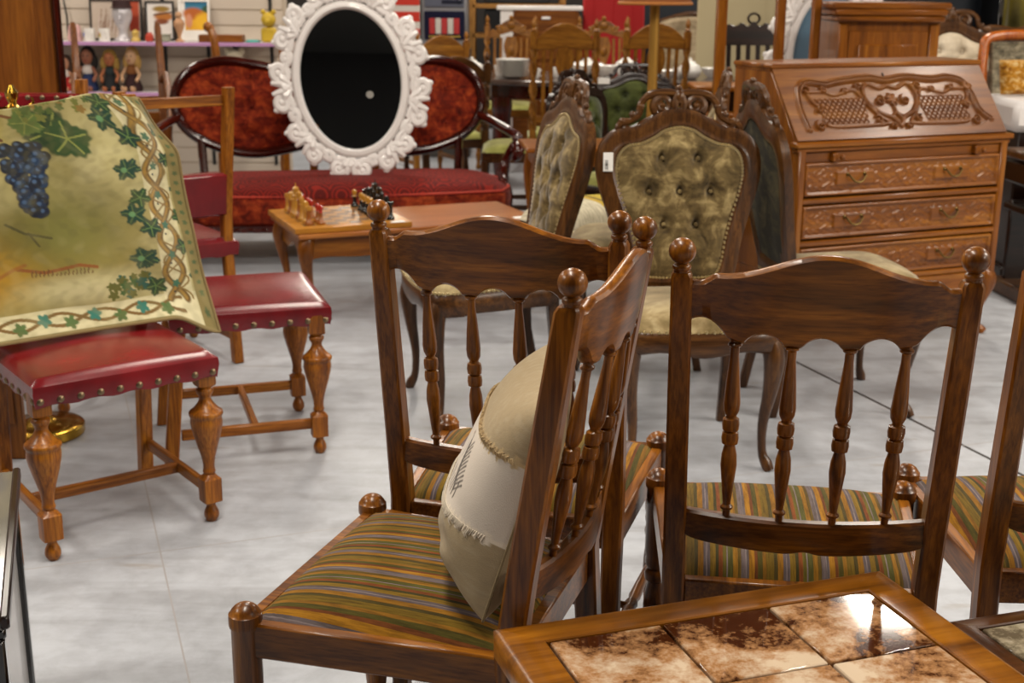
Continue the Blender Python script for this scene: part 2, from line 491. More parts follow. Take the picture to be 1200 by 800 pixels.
# ---------------------------------------------------------------- linen cushion
n = 190; u, v = np.meshgrid(np.linspace(-1, 1, n), np.linspace(-1, 1, n), indexing='ij')
W = .195
th = (1 - .22 * v) * .105 * ((1 - np.abs(u) ** 3.6) * (1 - np.abs(v) ** 3.2)) ** .5
pin = 1 - .05 * (1 - u ** 2) * v ** 2; pin2 = 1 - .06 * (1 - v ** 2) * u ** 2
X = u * W * pin2; WZ = .170; Z = v * WZ * pin
wr = (.0045 * np.sin(X * 60 + Z * 75) * np.exp(-((v + .8) / .25) ** 2) + .004 * np.sin(X * 40 - Z * 90 + 1) * np.exp(-((u + .8) / .3) ** 2) * np.exp(-((v + .5) / .4) ** 2)) * (1 - np.abs(u) ** 4) * (1 - np.abs(v) ** 6)
p = Paint(u, v, '#9a8869')
p.noise(70, .3, '#a89a80', 31, .5); p.noise(110, .25, '#7f7058', 32, .55)
band = (v > -.30) & (v < .42)
p.blend(band.astype(float), '#cabfb2')
for yy, c in ((-.31, '#d8ccba'), (.42, '#b49c74')):
    jag = .035 + .02 * np.sin(u * 160) + .012 * np.sin(u * 77 + 1)
    p.blend((np.abs(v - yy) < jag).astype(float), c)
rr = random.Random(3)
p.line([(-.56, -.18), (-.47, .02), (-.42, .24)], .014, '#4a4038')
for i in range(20):
    a = i / 20; x0 = -.56 + .14 * a; y0 = -.16 + .38 * a; sgn = 1 if i % 2 else -1
    p.line([(x0, y0), (x0 + sgn * (.14 - .06 * a), y0 + .12)], .011, '#4a4038')
for i in range(9):
    x0 = -.62 + i * .06; p.line([(x0, -.2), (x0 + rr.uniform(-.03, .03), -.08 + rr.uniform(-.03, .06))], .011, '#554a40')
p.line([(-.22, .02), (-.28, .10), (-.30, .2)], .012, '#7a8088'); p.circle(-.30, .30, .022, '#6b3b2a')
b = MB(); b.grid(np.stack([X, th + wr, Z], -1)); nf = len(b.v)
b.grid(np.stack([X, -th * .4, Z], -1)[::-1])
col = np.concatenate([p.c.reshape(-1, 3), np.broadcast_to(np.array(S('#9a8869')), (n * n, 3))])
pil = thing('cushion', 'beige linen cushion with white fringed band and tree print, leaning on a dining chair', 'cushion', (0, 0, 0))
cover = b.build('cushion_cover', vcol('linen_print', .95, True, sheen=.1), pil, 60, col=col)
# fringed hems of the white band, and the side seam piping
for nm, vv, L in (('lower_fringe', -.31, .012), ('upper_fringe', .42, .007)):
    f = MB()
    for uu in np.linspace(-.97, .97, 230):
        t_ = (1 - .22 * vv) * .105 * ((1 - abs(uu) ** 3.6) * (1 - abs(vv) ** 3.2)) ** .5
        x = uu * W * (1 - .06 * (1 - vv ** 2) * uu ** 2); z = vv * WZ * (1 - .05 * (1 - uu ** 2) * vv ** 2)
        s_ = -1 if vv < 0 else 1
        dx = rr.uniform(-.004, .004); L_ = L * rr.uniform(.6, 1.1)
        f.tube([(x, t_ + .0015, z - s_ * .004), (x + dx, t_ + .004, z + s_ * L_ * .5), (x + dx * 1.5, t_ + .0005, z + s_ * L_)], [.0009, .0008, .0004], 4)
    f.build(nm, plain('fringe_' + nm, '#d6cbb9' if vv < 0 else '#b59d76', rough=.95), pil)
f = MB(); ring = [(X[i, 0], 0, Z[i, 0]) for i in range(n)] + [(X[-1, i], 0, Z[-1, i]) for i in range(1, n)] + [(X[i, -1], 0, Z[i, -1]) for i in range(n - 2, -1, -1)] + [(X[0, i], 0, Z[0, i]) for i in range(n - 2, 0, -1)]
f.tube(ring, .0025, 5, closed=True); f.build('seam', plain('seam_linen', '#7d6c4e', rough=.95), pil)
yB = 1.2467
fx = Vector((-math.sin(yB), math.cos(yB), 0)); rx = Vector((math.cos(yB), math.sin(yB), 0))
pyaw = yB + .24
nrm = Vector((-math.sin(pyaw), math.cos(pyaw), 0)); ax = Vector((math.cos(pyaw), math.sin(pyaw), 0))
lean = .30
up = (Vector((0, 0, 1)) * math.cos(lean) - nrm * math.sin(lean))
nn = (nrm * math.cos(lean) + Vector((0, 0, 1)) * math.sin(lean))
roll = 0.0
ax2 = ax * math.cos(roll) + up * math.sin(roll); up2 = -ax * math.sin(roll) + up * math.cos(roll)
cen = Vector((-.113, 1.909, .630)) + rx * .018 + fx * -.142
R = Matrix(((ax2.x, nn.x, up2.x, cen.x), (ax2.y, nn.y, up2.y, cen.y), (ax2.z, nn.z, up2.z, cen.z), (0, 0, 0, 1)))
pil.matrix_world = R

# ---------------------------------------------------------------- tiled coffee tables
def tile_mat(name, pale, mid, dark, seed):
    m, nt, b = newmat(name)
    v = coords(nt, (1, 1, 1)); 
    mp = N(nt, 'ShaderNodeMapping'); mp.inputs['Location'].default_value = (seed, seed * .7, 0); nt.links.new(v, mp.inputs[0]); v = mp.outputs[0]
    a = noise(nt, v, 7, 8, .68, .3); f = noise(nt, v, 60, 4, .7)
    add = N(nt, 'ShaderNodeMath', operation='MULTIPLY_ADD'); add.inputs[1].default_value = .35; nt.links.new(f, add.inputs[0]); nt.links.new(a, add.inputs[2])
    gr = N(nt, 'ShaderNodeSeparateXYZ'); nt.links.new(coords(nt, (1, 1, 1)), gr.inputs[0])
    g2 = N(nt, 'ShaderNodeMath', operation='MULTIPLY_ADD'); g2.inputs[1].default_value = -.42; nt.links.new(gr.outputs[1], g2.inputs[0])
    nt.links.new(add.outputs[0], g2.inputs[2]); add = N(nt, 'ShaderNodeMath', operation='ADD'); add.inputs[1].default_value = .10; nt.links.new(g2.outputs[0], add.inputs[0])
    nt.links.new(ramp(nt, add.outputs[0], [(.56, dark), (.66, mid), (.80, pale), (.95, pale)]), b.inputs['Base Color'])
    setb(b, rough=.07, coat=.6, coatr=.03)
    return m
def coffee_table(label, group, loc, rz, cols, rows, ts, border, z, M_top, tiles, name='coffee_table'):
    # local: far left corner region; x right, y away; origin at centre
    t = thing(name, label, 'table', loc, rz, None)
    g = .004; iw = cols * ts + (cols + 1) * g; ih = rows * ts + (rows + 1) * g
    ow, oh = iw + 2 * border, ih + 2 * border
    h = .036
    rail_prof = [(0, 0), (border, 0), (border, h - .002), (border - .002, h), (.012, h), (.004, h - .004), (0, h - .012)]
    for k, (Lx, a, off) in enumerate(((ow, 0, oh / 2), (ow, PI, oh / 2), (oh, PI / 2, ow / 2), (oh, -PI / 2, ow / 2))):
        b = MB(); rings = []
        for sx in (-1, 1):
            rings.append([(sx * (Lx / 2 - q[0] - (.018 if q[0] < .001 else .0)), off - q[0], z - h + q[1]) for q in rail_prof])
        b.loft(rings, M=rotz(a)); b.build('top_border', M_top['x' if k < 2 else 'x'], t)
    b = MB(); b.box((0, 0, z - .017), (iw + .004, ih + .004, .012), .001); b.build('grout_bed', plain('grout_' + name, '#2a1a10', rough=.8), t)
    r2 = random.Random(5)
    for i in range(cols):
        for j in range(rows):
            x = -iw / 2 + g + ts / 2 + i * (ts + g); y = -ih / 2 + g + ts / 2 + j * (ts + g)
            b = MB(); b.box((x, y, z - .006), (ts, ts, .011), .0018); b.build('tile', tiles[r2.randrange(len(tiles))], t)
    b = MB()
    for sy in (-1, 1): b.box((0, sy * (oh / 2 - .075), z - h - .035), (ow - .16, .02, .07), .003)
    for sx in (-1, 1): b.box((sx * (ow / 2 - .075), 0, z - h - .035), (.02, oh - .16, .07), .003)
    b.build('apron', M_top['x'], t)
    for sx in (-1, 1):
        for sy in (-1, 1):
            b = MB(); b.loft([[(sx * (ow / 2 - .07) + q[0], sy * (oh / 2 - .07) + q[1], zz) for q in rrect(w, w, .006)] for zz, w in ((.002, .02), (.03, .024), (z - h - .08, .03), (z - h, .03))])
            b.build('leg', M_top['z'], t)
    return t, ow, oh
M_border = {a: wood('table_oak_' + a, '#402005', '#85500f', '#a86d1b', a, .28, .4, .7, .35) for a in 'xyz'}
tilesA = [tile_mat('brown_tile_%d' % i, '#c9b49a', '#a0744c', '#3c1c0b', i * 3.1 + .4) for i in range(4)]
ang = .325
t1, ow, oh = coffee_table('oak coffee table with glossy brown marbled tiles, nearest thing at the bottom edge', None, (0, 0, 0), ang, 3, 5, .1625, .0605, .50, M_border, tilesA)
cr = Vector((.564, 1.812, 0)); dx = Vector((math.cos(ang), math.sin(ang), 0)); dy = Vector((-math.sin(ang), math.cos(ang), 0))
t1.location = cr - dx * ow / 2 - dy * oh / 2
# flower spray printed on one tile of the nearer row
b = MB()
for i, (a, L) in enumerate(((.3, .03), (1.0, .034), (1.7, .028), (2.5, .03))):
    o_ = Vector((ow / 2 - .062 - .07 + .012 * i, oh / 2 - .062 - .29, .5004))
    b.add([o_, o_ + Vector((math.cos(a) * L * .5 - math.sin(a) * .005, math.sin(a) * L * .5 + math.cos(a) * .005, .0002)), o_ + Vector((math.cos(a) * L, math.sin(a) * L, 0)), o_ + Vector((math.cos(a) * L * .5 + math.sin(a) * .005, math.sin(a) * L * .5 - math.cos(a) * .005, .0002))], [(0, 1, 2, 3)])
b.build('leaf_decal', plain('leaf_print', '#4a5a22', rough=.2), t1)
tilesB = [tile_mat('grey_tile_%d' % i, '#c9c0ae', '#a3977e', '#655a48', i * 2.3 + 7) for i in range(3)]
M_border2 = {a: wood('dark_table_' + a, '#241308', '#48290f', '#60391a', a, .3, .4, .7, .35) for a in 'xyz'}
t2, ow2, oh2 = coffee_table('darker coffee table with speckled grey tiles, at the bottom right corner', None, (0, 0, 0), .30, 3, 4, .144, .038, .44, M_border2, tilesB)
cl = Vector((.645, 1.76, 0)); dx = Vector((math.cos(.30), math.sin(.30), 0)); dy = Vector((-math.sin(.30), math.cos(.30), 0))
t2.location = cl + dx * ow2 / 2 - dy * oh2 / 2
# ---------------------------------------------------------------- maroon leather chairs with turned front legs
RED_LEG = smooth_profile([(.011, 0), (.0185, .012), (.0185, .026), (.012, .042), (.012, .05)], 3) + [(.015, .052), (.024, .056), (.0245, .118), (.018, .124)] + \
    smooth_profile([(.014, .13), (.0165, .138), (.0145, .148), (.0175, .175), (.033, .232), (.0405, .266), (.0395, .284), (.043, .292), (.042, .300), (.032, .308), (.0185, .325), (.015, .338), (.021, .35), (.022, .358), (.016, .364)], 3) + [(.0225, .37), (.024, .374), (.024, .43)]
def red_chair(low_pad=False, top=1.02):
    t = thing('leather_chair', '', 'chair', group='maroon leather chairs')
    w, d = .205, .215
    for sx in (-1, 1):
        b = MB(); rings = []
        for r, z in RED_LEG:
            sq = .05 < z < .125 or z > .366
            n = 20; rg = []
            for j in range(n):
                a = 2 * PI * (j + .5) / n
                k = min(1 / max(abs(math.cos(a)), abs(math.sin(a))), 1.32) if sq else 1
                rg.append((sx * w + r * k * math.cos(a), d - .03 + r * k * math.sin(a), z))
            rings.append(rg)
        b.loft(rings); b.build('front_leg', gold_oak['z'], t)
        b = MB(); b.loft([[(sx * (w - .012) + q[0], y + q[1], z) for q in rrect(.0175, .0195, .004)] for z, y in ((.003, -d - .03), (.40, -d + .012), (.55, -d + .008), (top, -d - .065))])
        b.build('back_post', gold_oak['z'], t)
        b = MB(); b.box((sx * (w - .006), -.012, .092), (.019, 2 * d - .03, .03), .003); b.build('side_stretcher', gold_oak['y'], t)
    b = MB(); b.box((0, 0, .092), (2 * w - .02, .019, .028), .003); b.build('cross_stretcher', gold_oak['x'], t)
    b = MB(); b.box((0, -d - .048, .955), (2 * w - .05, .017, .036), .003); b.build('top_rail', gold_oak['x'], t)
    # seat: crowned leather with straight sides
    n = 28; u, v = np.meshgrid(np.linspace(-1, 1, n), np.linspace(-1, 1, n), indexing='ij')
    hw = .228; hd = d + .012
    e = ((1 - np.abs(u) ** 5) * (1 - np.abs(v) ** 5)) ** .5
    zz = .448 + .014 * np.minimum(1, e * 3) + .018 * (1 - u * u) * (1 - v * v)
    inset = 1 - .012 * (1 - e)
    P = np.stack([u * hw, v * hd, zz], -1)
    b = MB(); b.grid(P)
    for E_ in (P[0], P[-1][::-1], P[:, 0][::-1], P[:, -1]):
        lo = np.c_[E_[:, 0] * .985, E_[:, 1] * .985, .398 + .003 * np.sin(np.arange(len(E_)) * 1.1)]
        mid = np.c_[E_[:, 0] * 1.008, E_[:, 1] * 1.008, np.full(len(E_), .432)]
        b.grid(np.stack([E_, mid, lo], 0))
    Pb = P * .985; Pb[..., 2] = .40; b.grid(Pb[::-1])
    b.build('seat', M_leather, t, 70)
    nb = MB(); nb.sphere((0, 0, 0), .0092, 8, 5, (1, 1, .6)); first = None
    def nail(x, y, z, dirv):
        nonlocal first
        o = nb.build('nailhead', M_nail, t) if first is None else first.copy()
        if first is None: first = o
        else: C.objects.link(o); o.parent = t
        o.location = (x, y, z); o.rotation_euler = Vector(dirv).to_track_quat('Z', 'Y').to_euler()
    for i in range(10): nail(-.213 + .426 * i / 9, hd * .993, .412, (0, 1, 0))
    for sx in (-1, 1):
        for i in range(9): nail(sx * hw * .993, -.2 + .41 * i / 8, .412, (sx, 0, 0))
    # back pad
    z0, z1 = (.545, .70) if low_pad else (.60, .985)
    b = MB(); prof = []
    pts = [(x * (w + .0), z) for x, z in ((-.93, z0), (.93, z0), (.93, z1), (-.93, z1))]
    fn = lambda x, z, dd: (x, -d + .018 - (z - .5) * .14 + dd, z)
    b.prism(pts, fn, -.03, .03, .012)
    pad = b.build('back_pad', M_leather, t)
    for sx in (-1, 1):
        for i in range(4 if low_pad else 8):
            zz_ = z0 + .02 + (z1 - z0 - .04) * i / (3 if low_pad else 7); nail(sx * (w - .018), -d + .018 - (zz_ - .5) * .14 + .031, zz_, (0, 1, 0))
    for i in range(8): nail(-.17 + .34 * i / 7, -d + .018 - (z1 - .012 - .5) * .14 + .031, z1 - .012, (0, 1, 0))
    return t
def face(front, fdir, half=.215):
    a = math.atan2(-fdir[0], fdir[1]); L = math.hypot(*fdir)
    return (front[0] - fdir[0] / L * half, front[1] - fdir[1] / L * half, 0), a
rc = red_chair(top=1.03)
p_, a_ = face((-.925, 2.982), (.595, -.803)); rc.location = p_; rc.rotation_euler[2] = a_; E1p, E1a = p_, a_
rc['label'] = 'maroon leather chair draped with the grape tapestry, turned bulbous front legs'
p_, a_ = face((-.605, 3.842), (.95, .31)); dup(rc, 'maroon leather chair facing right, with a bare shiny seat beside the tapestry', p_, a_)
dup(rc, 'maroon leather chair mostly hidden behind the tapestry, only its dark studded back top showing', (-1.655, 4.17, 0), PI)
r3 = red_chair(True, 1.0); r3.location = (-1.31, 4.66, 0); r3.rotation_euler[2] = -2.504 + PI
r3['label'] = 'chair with bare wooden back frame of thin posts, behind the maroon leather chair facing right'

# ---------------------------------------------------------------- grape tapestry draped over the chair
nu, nv = 250, 280
u, v = np.meshgrid(np.linspace(0, 1, nu), np.linspace(0, 1, nv), indexing='ij')
WX, HY = .64, .68
Xf = u * WX; Yf = v * HY
p = Paint(Xf, Yf, '#9a8e5a')
p.noise(9, .6, '#bfb684', 2, .35); p.noise(16, .55, '#77703c', 5, .5); p.noise(42, .3, '#857c4a', 9, .5); p.noise(34, .3, '#c9c094', 12, .6)
p.circle(.20, .47, .17, '#7c6a24', .8, 1.5, .8); p.circle(.11, .50, .10, '#9a7418', .8, 1.3, .8); p.circle(.30, .40, .10, '#6d6a30', .9, 1.3, 1)
p.circle(.06, .06, .12, '#b3a13a', .8); p.circle(.33, .57, .08, '#b9b083', .8, 1.6, .5)
rr = random.Random(4)
# distant branches and ground strokes
p.line([(.17, .37), (.21, .40), (.27, .42)], .004, '#4e4a24'); p.line([(.22, .40), (.24, .44)], .003, '#4e4a24')
p.line([(.18, .50), (.24, .515), (.32, .50), (.36, .51)], .005, '#7d4a1c'); p.line([(.1, .53), (.17, .50), (.2, .49)], .005, '#8a5a1c')
for i in range(16): p.line([(.21 + i * .009, .525), (.213 + i * .009, .515 + rr.uniform(-.008, .005))], .0016, '#5a3a1c')
# stems
p.line([(.05, .06), (.13, .035), (.2, .04), (.25, .06), (.29, .05)], .005, '#6d4524'); p.line([(.15, .04), (.17, .09), (.2, .13)], .006, '#5a351a'); p.line([(.14, .08), (.17, .07)], .004, '#5a351a')
# big vine leaves
for x, y, R_, a, c in ((.33, .115, .075, .3, '#22391b'), (.36, .14, .062, 1.1, '#2d4520'), (.28, .08, .045, 2.0, '#55682f'), (.07, .115, .075, .9, '#47521f'), (.03, .07, .06, .2, '#6f6c22'), (.10, .17, .05, 2.2, '#39481f'), (.04, .21, .06, 1.7, '#7b6f2a'), (.02, .15, .05, .5, '#33431c')):
    p.leaf(x, y, R_, a, c, '#7d8440', 5, .78); p.noise(60, .18, '#243c2a', int(x * 1000), .55) if False else None
# grape clusters
def grapes(cx, cy, w, h, k, seed):
    r2 = random.Random(seed)
    for i in range(k):
        t_ = r2.random(); yy = cy + h * t_; ww = w * (1 - t_ * .75) * (.75 + .25 * min(1, t_ * 6)); xx = cx + r2.uniform(-ww, ww) + .015 * t_
        c = r2.choice(['#0f192e', '#16253e', '#0c1424', '#1c324c']); rad = .0135
        p.circle(xx, yy, rad * 1.1, '#0b1220', .2); p.circle(xx, yy, rad, c, .2); p.circle(xx - .003, yy - .004, rad * .4, '#40597a', .5)
grapes(.232, .15, .066, .20, 105, 1); grapes(.045, .27, .075, .20, 90, 2); grapes(.035, .42, .065, .19, 80, 3)
# small leaf garland along the top
for i in range(26):
    x = .27 + .2 * rr.random(); y = .012 + .075 * rr.random() * (1 - abs(x - .37) * 2)
    p.leaf(x, y, rr.uniform(.007, .017), rr.uniform(0, 6), rr.choice(['#4a5a26', '#6d7030', '#8a6a30']))
# border bands: right side and bottom, with entwined vines and ivy
def wav(t, ph, amp=.030): return amp * math.sin(t * 2 * PI / .20 + ph)
p.blend(((Xf > .515) & (Xf < .60)).astype(float) * .75, '#cfc7a2')
p.blend(((Yf > .615) & (Yf < .672)).astype(float) * .75, '#cfc7a2')
for ph in (0, PI):
    p.line([(.555 + wav(t, ph), t) for t in np.linspace(0, .63, 70)], .0105, '#5f4519'); p.line([(.555 + wav(t, ph) - .002, t) for t in np.linspace(0, .63, 70)], .005, '#93712f')
    p.line([(t, .643 + wav(t, ph, .014)) for t in np.linspace(0, .56, 60)], .0045, '#6b4f20')
for ph in (1.3, 3.9):
    p.line([(.56 + wav(t * 1.6, ph, .036), t) for t in np.linspace(0, .63, 80)], .003, '#7c6230')
k = 0
for y in np.arange(.04, .64, .088):
    for sx in (-1, 1):
        k += 1
        x = .555 + sx * (.045 + .012 * (k % 3)) ; p.leaf(x, y + .02 * (k % 2), .026 + .006 * (k % 2), k * 1.3, ('#173629', '#233f24', '#1c3d34')[k % 3], '#5f7a40')
    p.leaf(.555, y + .02, .014, k, '#2f5f48'); p.circle(.548 + .02 * (k % 2), y + .045, .0035, '#20242c')
for y in (.10, .24, .37, .50): p.leaf(.475, y, .034, y * 9, '#193b2d', '#56683a'); p.circle(.47, y, .008, '#5f8a5a')
for x in np.arange(.03, .52, .06):
    k += 1; p.leaf(x, .64 + .012 * (k % 2), .018, k, ('#2c6a5c', '#4a6030')[k % 2])
for i in range(24):
    x = .36 + .12 * rr.random(); y = .55 + .055 * rr.random(); p.leaf(x, y, rr.uniform(.008, .017), rr.uniform(0, 6), rr.choice(['#3a5a2c', '#5a5a24', '#2c5548']))
p.blend((Xf > .605).astype(float), '#7d6f42'); p.blend((Yf > .672).astype(float), '#83754a')
for y in np.arange(.02, .66, .03): p.leaf(.622, y, .008, y * 40, '#4a5a36')
p.noise(95, .2, '#4a4726', 21, .5); p.noise(75, .13, '#b3a878', 22, .6); p.noise(150, .16, '#6d6638', 23, .5)
# shape
fl = .215 + .155 * sstep(0, .30, v) ** .8 * .72 + .030 * v
s_ = -.33 + u * (fl + .33)
zt = 1.055
tt = np.clip((v - .05) / .95, 0, 1)
fold = sstep(.0, .05, v)
z = np.where(v < .05, zt - .05 * (1 - v / .05) ** 2 * .4, zt - (tt ** 1.0) * (zt - .495))
yo = np.where(v < .05, .105 * (v / .05) - .105 + .0, 0.0)
fwd = -.196 + tt * .135 + yo * .6       # towards the front of the seat
seat_t = sstep(.90, 1.0, tt)
fwd = fwd + seat_t * .035
z = np.maximum(z, .492 - .0 * v)
over = sstep(.215, .36, s_)
z = z - over * seat_t * .05 - over * (.012 + .05 * (1 - sstep(0, .35, v)))
cur = sstep(.215, .30, s_)
fwd = fwd - cur * (.075 - .05 * v) - .03 * np.maximum(0, np.sin(PI * tt)) * .5
fwd = fwd + .016 * np.sin(u * 7 + 1 + v * 2) * np.sin(PI * np.clip(tt * 1.02, 0, 1)) + .007 * np.sin(u * 17 - v * 9) * sstep(0, .3, tt) * (1 - seat_t) + .006 * np.sin(v * 14 + u * 5)
z = z + np.where(v < .25, .018 * np.exp(-((u - .80) / .14) ** 2) - .012 * (1 - sstep(.35, .6, u)), 0) * (1 - sstep(.1, .25, v))
fwd = np.maximum(fwd, -.34)
P = np.stack([-s_, fwd, z], -1)
b = MB(); b.grid(P)
tp = thing('tapestry', 'grape and ivy patterned tapestry draped over the back and seat of a maroon leather chair', 'tapestry', E1p, E1a)
cl = b.build('cloth', vcol('tapestry_weave', .95, True, sheen=.15), tp, 0, col=p.c.reshape(-1, 3))
md = cl.modifiers.new('thick', 'SOLIDIFY'); md.thickness = .003; md.offset = -1
hem = MB()
ed = [tuple(P[-1, j]) for j in range(0, nv, 3)] + [tuple(P[i, -1]) for i in range(nu - 1, -1, -4)]
hem.tube(ed, .0042, 6); hem.build('braid_hem', plain('braid', '#7d6b45', rough=.95), tp)

# ---------------------------------------------------------------- brass stand
t = thing('brass_stand', 'polished brass stand with round foot and hooked top, behind the tapestry chair', 'stand', (-1.446, 3.78, 0))
b = MB(); b.lathe([(.118, 0), (.124, .006), (.124, .03), (.118, .036), (.09, .04), (.05, .048), (.03, .06), (.018, .075)], 40); b.build('base', M_brass, t)
b = MB(); b.lathe([(.018, .07), (.012, .09), (.016, .1), (.009, .115), (.009, .5), (.014, .51), (.009, .52), (.009, .99)], 14); b.build('stem', M_brass, t)
b = MB(); b.lathe([(.009, .985), (.018, .99), (.02, 1.0), (.010, 1.01), (.017, 1.025), (.020, 1.04), (.012, 1.052), (.006, 1.062)], 14); b.build('finial', M_brass, t)
for k in range(4):
    b = MB(); a = k * PI / 2 + .5
    b.tube([(math.cos(a) * r, math.sin(a) * r, z) for r, z in ((.008, 1.0), (.03, .995), (.048, 1.0), (.058, 1.012), (.055, 1.025))], [.005, .005, .0045, .004, .003], 6); b.build('hook', M_brass, t)

# ---------------------------------------------------------------- wardrobe at the left, board, black cabinet
t = thing('wardrobe', 'tall warm brown wooden wardrobe at the upper left corner', 'wardrobe', (-2.26, 5.29, 0), .36)
b = MB(); b.box((0, 0, .97), (.84, .5, 1.86), .006); b.box((0, -.01, .045), (.86, .52, .09), .006); b.build('carcass', panel_wood['z'], t)
for sx in (-1, 1):
    b = MB(); b.box((sx * .2, -.262, 1.0), (.385, .022, 1.74), .004); dr = b.build('door', panel_wood['z'], t)
    b = MB(); b.box((sx * .2, -.275, 1.0), (.26, .012, 1.56), .005); b.build('raised_panel', panel_wood['z'], dr)
    b = MB(); b.sphere((sx * .035, -.285, 1.0), .012); b.build('knob', M_antique, dr)
b = MB(); b.box((.415, -.262, 1.0), (.028, .035, 1.78), .006); b.build('corner_trim', mahog['z'], t)
b = MB(); b.box((0, -.01, 1.92), (.9, .56, .05), .01); b.build('cornice', panel_wood['x'], t)
b = MB(); b.box((0, 0, .41), (.36, .03, .82), .004)
for x in (-.12, 0, .12): b.box((x, -.017, .42), (.08, .008, .62), .003)
o = b.build('wooden_board', panel_wood['z']); o.location = (-1.60, 3.56, 0); o.rotation_euler[2] = .1
tag(o, 'reddish brown panelled board standing behind the tapestry chair at the left edge', 'board')

t = thing('low_cabinet', 'low black cabinet with glossy moulded top, at the bottom left corner', 'cabinet', (0, 0, 0))
p0 = Vector((-.946, 2.331, 0)); p1 = Vector((-.741, 1.729, 0)); d = (p1 - p0).normalized(); nrm2 = Vector((-d.y, d.x, 0)); nrm2 = nrm2 if nrm2.x < 0 else -nrm2
L = (p1 - p0).length; cc = (p0 + p1) / 2 + nrm2 * .25; aa = math.atan2(d.y, d.x)
t.location = cc; t.rotation_euler[2] = aa
wn = 1 if (Vector((-math.sin(aa), math.cos(aa), 0)).dot(nrm2) > 0) else -1   # local y towards the body
ye = -.25 * wn
b = MB(); b.box((0, 0, .436), (L, .5, .02), .006); b.build('top', plain('silver_gloss', '#6b6660', rough=.16, coat=.8, coatr=.05), t)
b = MB(); b.box((0, ye + wn * .004, .44), (L + .006, .014, .022), .006); b.build('edge_moulding', darkwood['x'], t)
b = MB(); b.box((0, ye + wn * .012, .418), (L - .01, .016, .018), .005); b.build('lower_moulding', M_black, t)
b = MB(); b.box((0, .02 * wn, .215), (L - .03, .44, .39), .004); b.build('body', M_black, t)
b = MB(); b.box((0, ye + wn * .024, .205), (L - .07, .012, .40), .003); b.build('side_panel', plain('pale_grey_panel', '#b9b6b4', rough=.25, coat=.3), t)
for sx in (-1, 1):
    b = MB(); b.box((sx * (L / 2 - .02), ye + wn * .022, .205), (.036, .03, .408), .004); b.build('corner_post', M_black, t)

# ---------------------------------------------------------------- chess table
ang = .40
t = thing('side_table', 'long low wooden table with curved legs carrying the chess board', 'table', (0, 0, 0), ang)
dx = Vector((math.cos(ang), math.sin(ang), 0)); dy = Vector((-math.sin(ang), math.cos(ang), 0))
nl = Vector((-.867, 5.171, 0)); LW, LD = 1.08, .52
t.location = nl + dx * LW / 2 + dy * LD / 2; TT = t.location.copy()
b = MB(); b.box((0, 0, .352), (LW, LD, .022), .006); b.build('tabletop', wood('table_top_wood', '#7a3f14', '#a3622a', '#b9793a', 'x', .3, .3, .7, .3), t)
def scallop(Lh, z1, z0, n=40):
    return [(-Lh, z1)] + [(x, z0 + .035 * (abs(x / Lh) ** 3 * -1) + .03 * math.cos(x / Lh * PI * 2) * .5) for x in np.linspace(-Lh, Lh, n)] + [(Lh, z1)]
for sy in (-1, 1):
    b = MB(); b.prism(scallop(LW / 2 - .06, .341, .27), lambda x, z, d, sy=sy: (x, sy * (LD / 2 - .045) + d, z), -.009, .009, .002); b.build('apron', cherry['x'], t)
for sx in (-1, 1):
    b = MB(); b.prism(scallop(LD / 2 - .06, .341, .27), lambda x, z, d, sx=sx: (sx * (LW / 2 - .045) + d, x, z), -.009, .009, .002); b.build('apron', cherry['y'], t)
def cabriole(h, x, y, sx, sy, r=1.0):
    b = MB(); k = [(0, 0, h, .028), (.006, .006, h * .93, .031), (.012, .012, h * .82, .030), (.006, .006, h * .6, .021), (-.006, -.006, h * .35, .0145), (-.004, -.004, h * .14, .0125), (.008, .008, h * .05, .017), (.016, .016, .001, .015)]
    kk = catmull(k, 4)
    b.tube([(x + sx * q[0] * r, y + sy * q[1] * r, q[2]) for q in kk], [q[3] * r for q in kk], 10, sq=(1, 1))
    return b
for sx in (-1, 1):
    for sy in (-1, 1): cabriole(.341, sx * (LW / 2 - .045), sy * (LD / 2 - .045), sx, sy, 1.1).build('leg', cherry['z'], t)
bw = .50
bd = thing('chess_board', 'wooden chess board on the left half of the low table', 'chess board', TT + Vector((0, 0, .3636)) + dx * (-LW / 2 + bw / 2 - .012), ang)
BT = bd.location.copy()
wl, wd_ = plain('light_square', '#b07a2a', rough=.35, coat=.3), plain('dark_square', '#5f3a12', rough=.35, coat=.3)
b = MB(); b.box((0, 0, .012), (bw, bw, .024), .003); b.build('board_frame', wood('board_wood', '#8a5312', '#b87a22', '#c98f35', 'x', .35, .3, .7, .25), bd)
sq = .05
for i in range(8):
    for j in range(8):
        b = MB(); b.box(((i - 3.5) * sq, (j - 3.5) * sq, .0245), (sq, sq, .0014), .0003); b.build('square', wd_ if (i + j) % 2 == 0 else wl, bd)
